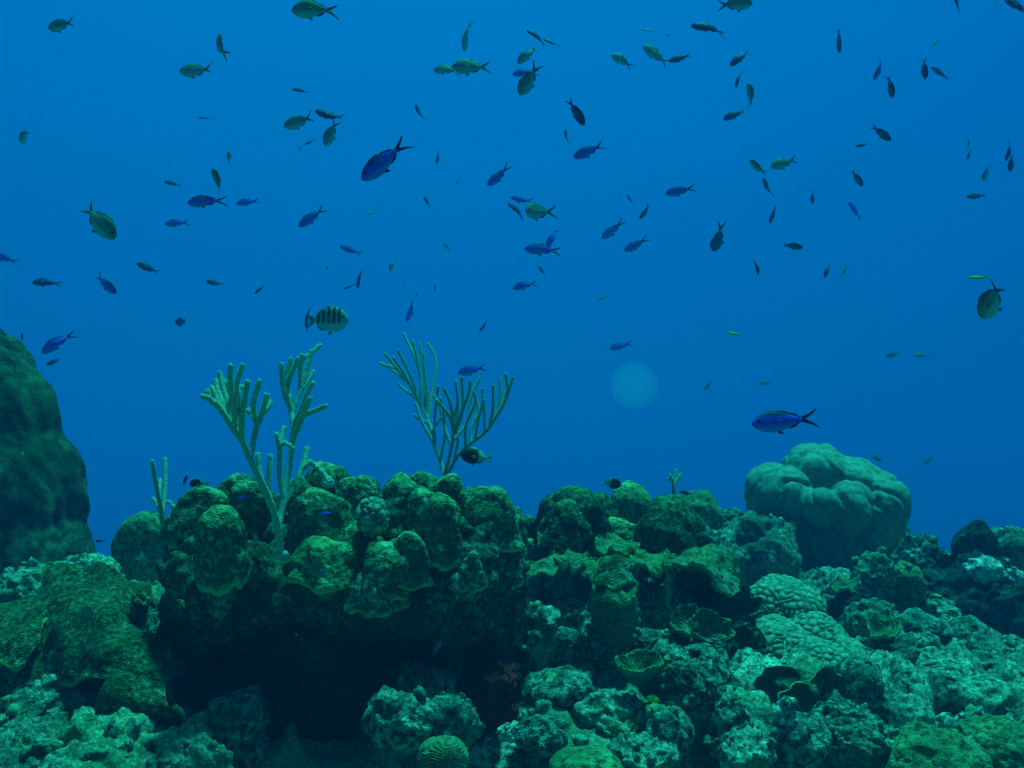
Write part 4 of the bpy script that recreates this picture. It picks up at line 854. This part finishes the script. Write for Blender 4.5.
FISH = [
 ('green', 61, 25, 30, 188, 'plump dark green fish in the top left corner', 15, 0, 2.4),
 ('green', 219, 45, 28, 102, 'small pale green fish nose up, above the green fish with forked tail at upper left', 40, -55, 3.0),
 ('green', 197, 71, 36, 180, 'green fish with forked tail swimming left, upper left of the school', 0, 10, 2.8),
 ('dark', 207, 118, 17, 178, 'thin faint dark sliver of a fish below the green fork tailed one at upper left', 0, 70, 4.5),
 ('green', 24, 136, 18, 205, 'stubby green fish alone near the left edge, upper part', 45, 0, 3.6),
 ('green', 229, 157, 13, 88, 'tiny upright green fish above the pale green fish with a dark fin', 0, 50, 4.4),
 ('dark', 172, 183, 17, 170, 'tiny dark fish left of the pale green fish with a dark fin', 0, 20, 4.0),
 ('green', 219, 182, 34, 122, 'pale green fish with a dark fin, nose up', 20, -55, 2.5),
 ('green', 314, 9, 46, 184, 'green fork tailed fish at the top edge, swimming left', 0, 0, 2.0),
 ('green', 465, 36, 28, 268, 'dark green fish hanging nose down near the top edge', 20, 62, 3.0),
 ('green', 446, 69, 26, 178, 'front fish of the two overlapping green fish near the top', 20, 20, 2.7),
 ('green', 471, 67, 40, 180, 'rear and longer of the two overlapping green fish near the top', 0, 10, 2.75),
 ('dark', 300, 90, 16, 174, 'tiny dark fish above the cluster of green and dark fish', 0, 20, 4.0),
 ('green', 299, 122, 32, 196, 'green fish with raised tail, left one of a cluster of three', 0, 0, 2.9),
 ('dark', 330, 116, 32, 160, 'dark blue fish at the top of a cluster with two green fish', 0, 25, 2.5),
 ('green', 331, 133, 28, 240, 'stout green fish nose down, in a cluster under the dark blue fish', 20, 10, 3.0),
 ('dark', 310, 142, 12, 205, 'tiny dark fish under the cluster of green fish', 0, 30, 4.5),
 ('dark', 301, 147, 8, 240, 'speck sized fish at the lower left of the cluster of green fish', 0, 40, 4.6),
 ('dark', 419, 113, 20, 112, 'thin dark fish nose up, above the large deep blue fish', 0, 55, 3.6),
 ('blue', 385, 160, 62, 221, 'large deep blue fish diving left in the upper middle', 0, 0, None),
 ('dark', 438, 158, 13, 255, 'tiny dark fish right of the large diving blue fish', 0, 40, 4.4),
 ('dark', 458, 181, 6, 240, 'speck sized fish between the large diving blue fish and the blue one beside it', 0, 40, 4.6),
 ('blue', 499, 176, 30, 220, 'medium blue fish diving left, above the pair with the round eyed fish', 0, 10, 2.8),
 ('dark', 537, 36, 24, 150, 'upper of two dark fish in a line near the top', 0, 40, 3.0),
 ('dark', 552, 43, 19, 155, 'lower of two dark fish in a line near the top, pale spot on its side', 0, 50, 3.0),
 ('green', 527, 54, 26, 225, 'topmost pale green fish of the stack of three near the top', 10, 20, 3.0),
 ('blue', 526, 72, 28, 190, 'middle bluish fish of the stack of three near the top', 0, 10, 3.1),
 ('green', 529, 80, 36, 238, 'lowest and darkest green fish of the stack of three, diving', 0, 0, 2.7),
 ('dark', 576, 112, 32, 302, 'dark fish diving right with its tail up, upper middle', 0, 30, 2.5),
 ('dark', 566, 137, 17, 96, 'small thin fish nose up, between the diving dark fish and a blue fish', 0, 60, 4.2),
 ('blue', 589, 151, 34, 204, 'blue fish with raised forked tail, below the dark fish diving right', 0, 0, 2.6),
 ('faint', 650, 30, 17, 178, 'faint thin fish near the top edge, above a green and blue pair', 0, 65, 5.5),
 ('green', 622, 60, 24, 152, 'faint green fish left of the green and blue pair near the top', 10, 10, 3.6),
 ('green', 656, 55, 32, 143, 'green fish nose up left, touching a dark blue fish near the top', 0, 20, 2.8),
 ('dark', 680, 58, 24, 196, 'dark blue fish right behind a green one near the top', 0, 10, 3.0),
 ('dark', 709, 27, 37, 176, 'dark blue fish with a pale eye swimming left near the top edge', 0, 25, 2.4),
 ('green', 735, 4, 36, 5, 'bright green fish cut by the top edge, facing right', 0, 0, 2.4),
 ('dark', 740, 57, 27, 223, 'dark fish diving left, above three thin fish', 0, 20, 2.9),
 ('dark', 738, 78, 21, 258, 'very thin dark fish nose down, under the dark fish diving left', 0, 70, 3.6),
 ('green', 751, 95, 25, 104, 'thin greenish fish nose up, right of the very thin dark one', 0, -65, 3.4),
 ('dark', 735, 114, 26, 206, 'dusky blue fish swimming left, below the thin greenish one', 0, 10, 3.2),
 ('green', 757, 168, 22, 130, 'thin bright green edged fish above two dark fish in a line', 0, -60, 3.0),
 ('dark', 767, 188, 24, 110, 'dark fish nose up between a green edged one and a curved dark one', 0, 45, 3.2),
 ('blue', 680, 191, 30, 190, 'bright blue fish alone swimming left, upper right of centre', 0, 0, 2.9),
 ('dark', 839, 40, 26, 272, 'needle thin dark fish hanging upright near the top', 0, 75, 3.2),
 ('dark', 957, 4, 22, 105, 'dark fish cut by the top edge with its tail down', 0, 50, 3.0),
 ('dark', 1018, 6, 28, 150, 'dark fish cut by the top right corner', 10, 10, 2.6),
 ('yellow', 935, 44, 9, 225, 'tiny yellow green fish above a pair of dark fish at upper right', 0, 0, 3.0),
 ('blue', 880, 69, 26, 240, 'faint blue fish nose down above a darker nose down fish', 0, -45, 4.2),
 ('dark', 891, 87, 23, 275, 'dark fish nose down, below the faint blue one at upper right', 0, 45, 3.0),
 ('dark', 924, 68, 23, 278, 'dark fish nose down, left one of a close pair at upper right', 0, 50, 3.0),
 ('dark', 940, 73, 22, 145, 'dusky fish slanting left, right one of a close pair at upper right', 0, 20, 3.8),
 ('dark', 881, 133, 25, 322, 'dark fish slanting down right, above a tiny dark one', 0, 20, 3.0),
 ('dark', 862, 145, 14, 190, 'tiny dark fish left under the dark fish slanting down right', 0, 20, 4.0),
 ('green', 784, 163, 28, 198, 'bright green fish swimming left, right of the thin green edged one', 0, 10, 2.9),
 ('dark', 857, 178, 20, 304, 'small dark fish diving right, alone below the tiny dark one', 0, 30, 3.4),
 ('faint', 969, 144, 13, 95, 'very faint upright fish above a tiny dark one at the right', 0, 50, 5.5),
 ('dark', 969, 155, 10, 250, 'tiny dark fish just below a very faint upright one', 0, 50, 4.2),
 ('green', 986, 174, 12, 262, 'tiny round greenish fish below the pair of tangled fish at right edge', 30, 0, 3.8),
 ('blue', 1010, 150, 24, 248, 'upper blue fish of two crossing at the right edge', 0, -40, 3.2),
 ('dark', 1011, 163, 18, 265, 'lower dark fish of two crossing at the right edge', 0, 40, 3.2),
 ('green', 98, 221, 50, 314, 'large green fish diving right with its forked tail up, left side', 0, 0, 2.0),
 ('blue', 4, 258, 24, 165, 'blue fish cut by the left edge', 0, 10, 3.0),
 ('blue', 206, 201, 38, 186, 'bright blue fish swimming left, below the pale green fish with a dark fin', 0, 0, 2.5),
 ('blue', 177, 223, 25, 184, 'small blue fish below and left of a bright blue one', 0, 10, 3.4),
 ('blue', 248, 202, 24, 188, 'small blue fish right of a bright blue one', 0, 10, 3.2),
 ('dark', 46, 282, 28, 182, 'dark fish swimming left, near the left edge', 0, 20, 3.0),
 ('blue', 105, 284, 30, 320, 'blue fish diving right, right of the dark fish near the left edge', 0, 10, 2.9),
 ('dark', 148, 268, 25, 156, 'dark blue fish nose up left, right of the diving blue one', 0, 20, 3.2),
 ('dark', 215, 283, 19, 168, 'small dark fish in line left of another tiny dark one', 0, 20, 3.8),
 ('dark', 181, 322, 18, 180, 'stubby dark fish with spread tail, above the left gap in the reef', 50, 0, 3.6),
 ('blue', 57, 342, 38, 216, 'blue fish with long tail above the left boulder', 0, 10, 2.4),
 ('dark', 54, 362, 17, 198, 'small dusky fish just under a blue one beside the left boulder', 0, 20, 3.4),
 ('dark', 22, 337, 9, 95, 'speck sized fish right on top of the left boulder', 0, 50, 3.6),
 ('blue', 312, 217, 33, 216, 'blue fish diving left with its tail up, some way above the striped fish', 0, 10, 2.8),
 ('blue', 351, 250, 24, 158, 'dark backed blue fish nose up left, above the striped fish', 0, 20, 3.0),
 ('faint', 374, 212, 15, 202, 'faint thin grey fish below the large diving blue fish', 0, 60, 5.0),
 ('dark', 427, 202, 13, 120, 'tiny dark fish below and right of the large diving blue fish', 0, 45, 4.0),
 ('green', 392, 264, 16, 258, 'small olive fish nose down, right of the thin upright dark fish', 0, 45, 3.6),
 ('faint', 447, 247, 13, 130, 'tiny faint fish in open water near the middle', 0, 40, 5.0),
 ('faint', 328, 267, 7, 240, 'speck sized faint fish straight above the striped fish', 0, 40, 5.0),
 ('dark', 359, 276, 26, 264, 'thin upright dark fish above the striped fish', 0, 72, 3.2),
 ('dark', 351, 286, 16, 202, 'thin dark fish touching the foot of the thin upright one', 0, 55, 3.4),
 ('dark', 260, 289, 15, 222, 'tiny dark slanting fish above and left of the striped fish', 0, 40, 3.8),
 ('barred', 326, 320, 46, 0, 'pale fish with black vertical stripes facing right', 0, 0, 2.4),
 ('dark', 307, 315, 27, 266, 'thin dark fish upright just at the tail of the striped fish', 0, 70, 2.9),
 ('blue', 411, 311, 24, 248, 'faint blue fish nose down, above the fan shaped sea rod', 0, 40, 4.4),
 ('dark', 417, 294, 6, 250, 'speck sized fish over the faint blue fish nose down', 0, 40, 4.6),
 ('faint', 435, 288, 9, 100, 'speck sized faint fish right of the faint blue nose down fish', 0, 50, 5.0),
 ('dark', 484, 326, 15, 230, 'tiny dark slanting fish above the right side of the fan shaped sea rod', 0, 50, 3.8),
 ('blue', 472, 370, 30, 192, 'blue fish swimming behind the fan shaped sea rod', 0, 10, 3.3),
 ('blue', 522, 200, 24, 164, 'blue fish upper left of the round eyed fish', 0, 20, 2.9),
 ('dark', 517, 210, 24, 142, 'dark fish lower left of the round eyed fish', 0, 45, 2.8),
 ('green', 538, 212, 26, 186, 'round eyed fish turned towards the viewer, in a trio in the middle', -50, 0, 2.6),
 ('blue', 552, 237, 24, 246, 'blue fish nose down, touching a longer blue fish', 0, 30, 3.0),
 ('blue', 543, 249, 38, 180, 'long blue fish swimming left under a nose down one', 0, 10, 2.5),
 ('dark', 542, 271, 13, 124, 'tiny dark fish between two blue fish swimming left', 0, 45, 4.0),
 ('blue', 525, 285, 26, 196, 'blue fish swimming left, lowest in the central cluster', 0, 10, 3.0),
 ('dark', 630, 200, 14, 118, 'tiny dusky fish left of another that is nose down, right of centre', 0, 50, 4.2),
 ('dark', 645, 212, 18, 232, 'small dark fish nose down with a greenish tail, right of centre', 0, 40, 3.2),
 ('blue', 613, 230, 29, 218, 'faint blue fish diving left, upper of two right of centre', 0, 10, 3.9),
 ('blue', 636, 245, 27, 208, 'blue fish diving left, lower of two right of centre', 0, 10, 3.3),
 ('dark', 718, 240, 18, 265, 'small triangular dark fish seen end on', 62, 0, 3.6),
 ('dark', 757, 267, 16, 280, 'tiny thin dark fish upright, below the curved dark one', 0, 60, 3.6),
 ('yellow', 602, 298, 10, 212, 'tiny bright yellow green fish in open water in the middle', 0, 0, 2.2),
 ('yellow', 734, 334, 16, 168, 'thin yellow green fish with a dark stripe, above the large blue fish', 0, 20, 2.2),
 ('blue', 621, 346, 24, 194, 'faint blue fish above the pale round blob', 0, 10, 5.0),
 ('dark', 773, 214, 20, 250, 'curved thin dark fish below two in a line', 0, 60, 3.0),
 ('dark', 812, 197, 15, 275, 'faint small upright fish, left of a blue fish nose up', 0, 55, 4.4),
 ('blue', 855, 211, 23, 124, 'blue fish nose up left, at the right of the school', 0, 30, 3.6),
 ('dark', 792, 246, 22, 352, 'dark blue fish facing right, right of the small triangular one', 0, 10, 3.2),
 ('dark', 827, 270, 16, 254, 'small dark fish nose down beside a faint yellow green one', 0, 45, 3.4),
 ('yellow', 844, 272, 13, 65, 'faint yellow green fish beside a small dark nose down one', 0, 20, 3.6),
 ('dark', 976, 196, 20, 184, 'small blue black fish swimming left near the right edge', 0, 10, 3.6),
 ('yellow', 978, 278, 21, 180, 'long slim yellow green fish above the dark green one at right', 0, 20, 2.4),
 ('green', 993, 299, 36, 264, 'large dark green fish seen from behind, nose down at the right', 50, 50, 2.0),
 ('faint', 894, 354, 17, 202, 'left one of two faint grey fish far off at the right', 0, 10, 6.2),
 ('faint', 922, 355, 18, 180, 'right one of two faint grey fish far off at the right', 0, 30, 6.2),
 ('faint', 708, 386, 11, 230, 'very faint fish in open water left of the large blue fish', 0, 20, 7.0),
 ('faint', 765, 383, 14, 190, 'very faint fish straight above the large blue fish', 0, 20, 7.0),
 ('blue', 785, 421, 68, 186, 'largest blue fish, swimming left above the far boulder coral', 0, 6, None),
 ('bicolor', 611, 483, 22, 345, 'dark headed fish with a pale tail above the second outcrop, facing right', 20, 0, 2.6),
 ('bicolor', 477, 457, 34, 171, 'dark fish with a pale tail beside the foot of the fan shaped sea rod', 0, 10, 2.2),
 ('bicolor', 200, 484, 22, 180, 'black fronted fish with a pale tail above the left end of the central outcrop', 0, 0, 2.3),
 ('dark', 185, 481, 13, 70, 'tiny dark fish next to the black fronted one with a pale tail', 0, 50, 2.8),
 ('dark', 686, 493, 13, 170, 'tiny dark fish hovering over the pale green dome', 10, 0, 3.2),
 ('blue', 243, 497, 12, 190, 'tiny blue fish before an olive lobe left of the tall sea rod', 0, 10, 1.75),
 ('blue', 327, 513, 13, 184, 'tiny blue fish before the big olive lobe right of the tall sea rod', 0, 20, 1.7),
 ('dark', 100, 541, 10, 180, 'tiny dark fish low in the gap right of the left boulder', 0, 20, 3.2),
 ('faint', 436, 648, 18, 62, 'pale little fish in the dark hollow, beside the grey rock pillar', 0, 20, 1.85),
 ('faint', 324, 575, 14, 120, 'pale little fish resting at the upper lip of the dark hollow', 0, 20, 1.64),
 ('faint', 928, 461, 11, 220, 'very faint fish right of the far boulder coral', 0, 20, 7.0),
 ('faint', 878, 459, 14, 160, 'dim fish just above the right shoulder of the far boulder coral', 0, 20, 4.6),
]
for r in FISH: put_fish(*r[:6], yaw=r[6], roll=r[7], d=r[8])

# pale lens backscatter spot, stood in for by a drifting ball
def blob():
    m = bpy.data.materials.new('backscatter_veil'); m.use_nodes = True; t = m.node_tree; t.nodes.clear()
    o_ = t.nodes.new('ShaderNodeOutputMaterial'); v = t.nodes.new('ShaderNodeVolumePrincipled'); v.inputs['Color'].default_value = (0.5, 1.0, 0.98, 1); v.inputs['Density'].default_value = 1.7
    t.links.new(v.outputs[0], o_.inputs['Volume'])
    d = 2.2; me = ico(5); p = coords(me); r = 24.5 * d / F
    p[:, 2] *= 1 - 0.03 * (p[:, 2] < 0); p = p * np.array([r, r, r]) + np.array(at(634, 385, d)); p += (perlin(p / 0.03, 3) * 0.0012)[:, None]
    setco(me, p); tag(link('backscatter_blob', me, m, None, loc=at(634, 385, d)), 'pale round backscatter spot built as a see-through ball in the middle', 'backscatter')
blob()

def specks():
    rs = np.random.RandomState(12); base = coords(ico(1)); fa = np.array([list(p.vertices) for p in ico(1).polygons]); V = []; Fc = []
    for i in range(170):
        d = 0.9 + 3.6 * rs.rand(); r = 0.0005 + 0.0011 * rs.rand() ** 2
        V.append(base * (0.6 + 0.8 * rs.rand(3)) * r + np.array(at(rs.rand() * 1100 - 40, rs.rand() * 700 - 20, d))); Fc.append(fa + i * len(base))
    me = bpy.data.meshes.new('marine_snow'); me.from_pydata(np.concatenate(V).tolist(), [], np.concatenate(Fc).tolist()); me.update()
    m, t, b = mat('plankton'); b.inputs['Base Color'].default_value = (0.22, 0.34, 0.36, 1)
    tag(link('marine_snow', me, m), 'fine pale specks drifting in the water', 'plankton', kind='stuff')
specks()

# ------------------------------------------------------------------ the water itself
def haze():
    bm = bmesh.new(); bmesh.ops.create_cube(bm, size=1, matrix=Matrix.Translation((0, 5.5, -1.55)) @ Matrix.Diagonal((20, 17, 11.1, 1)))
    me = bpy.data.meshes.new('haze'); bm.to_mesh(me); bm.free()
    m = bpy.data.materials.new('sea_water'); m.use_nodes = True; t = m.node_tree; t.nodes.clear()
    o_ = t.nodes.new('ShaderNodeOutputMaterial'); v = t.nodes.new('ShaderNodeVolumePrincipled')
    v.inputs['Color'].default_value = (0.01, 0.28, 0.74, 1); v.inputs['Density'].default_value = HAZE
    t.links.new(v.outputs[0], o_.inputs['Volume']); me.materials.append(m)
    o = bpy.data.objects.new('haze', me); C.objects.link(o); tag(o, kind='stuff', label='blue sea water filling the whole view')
haze()
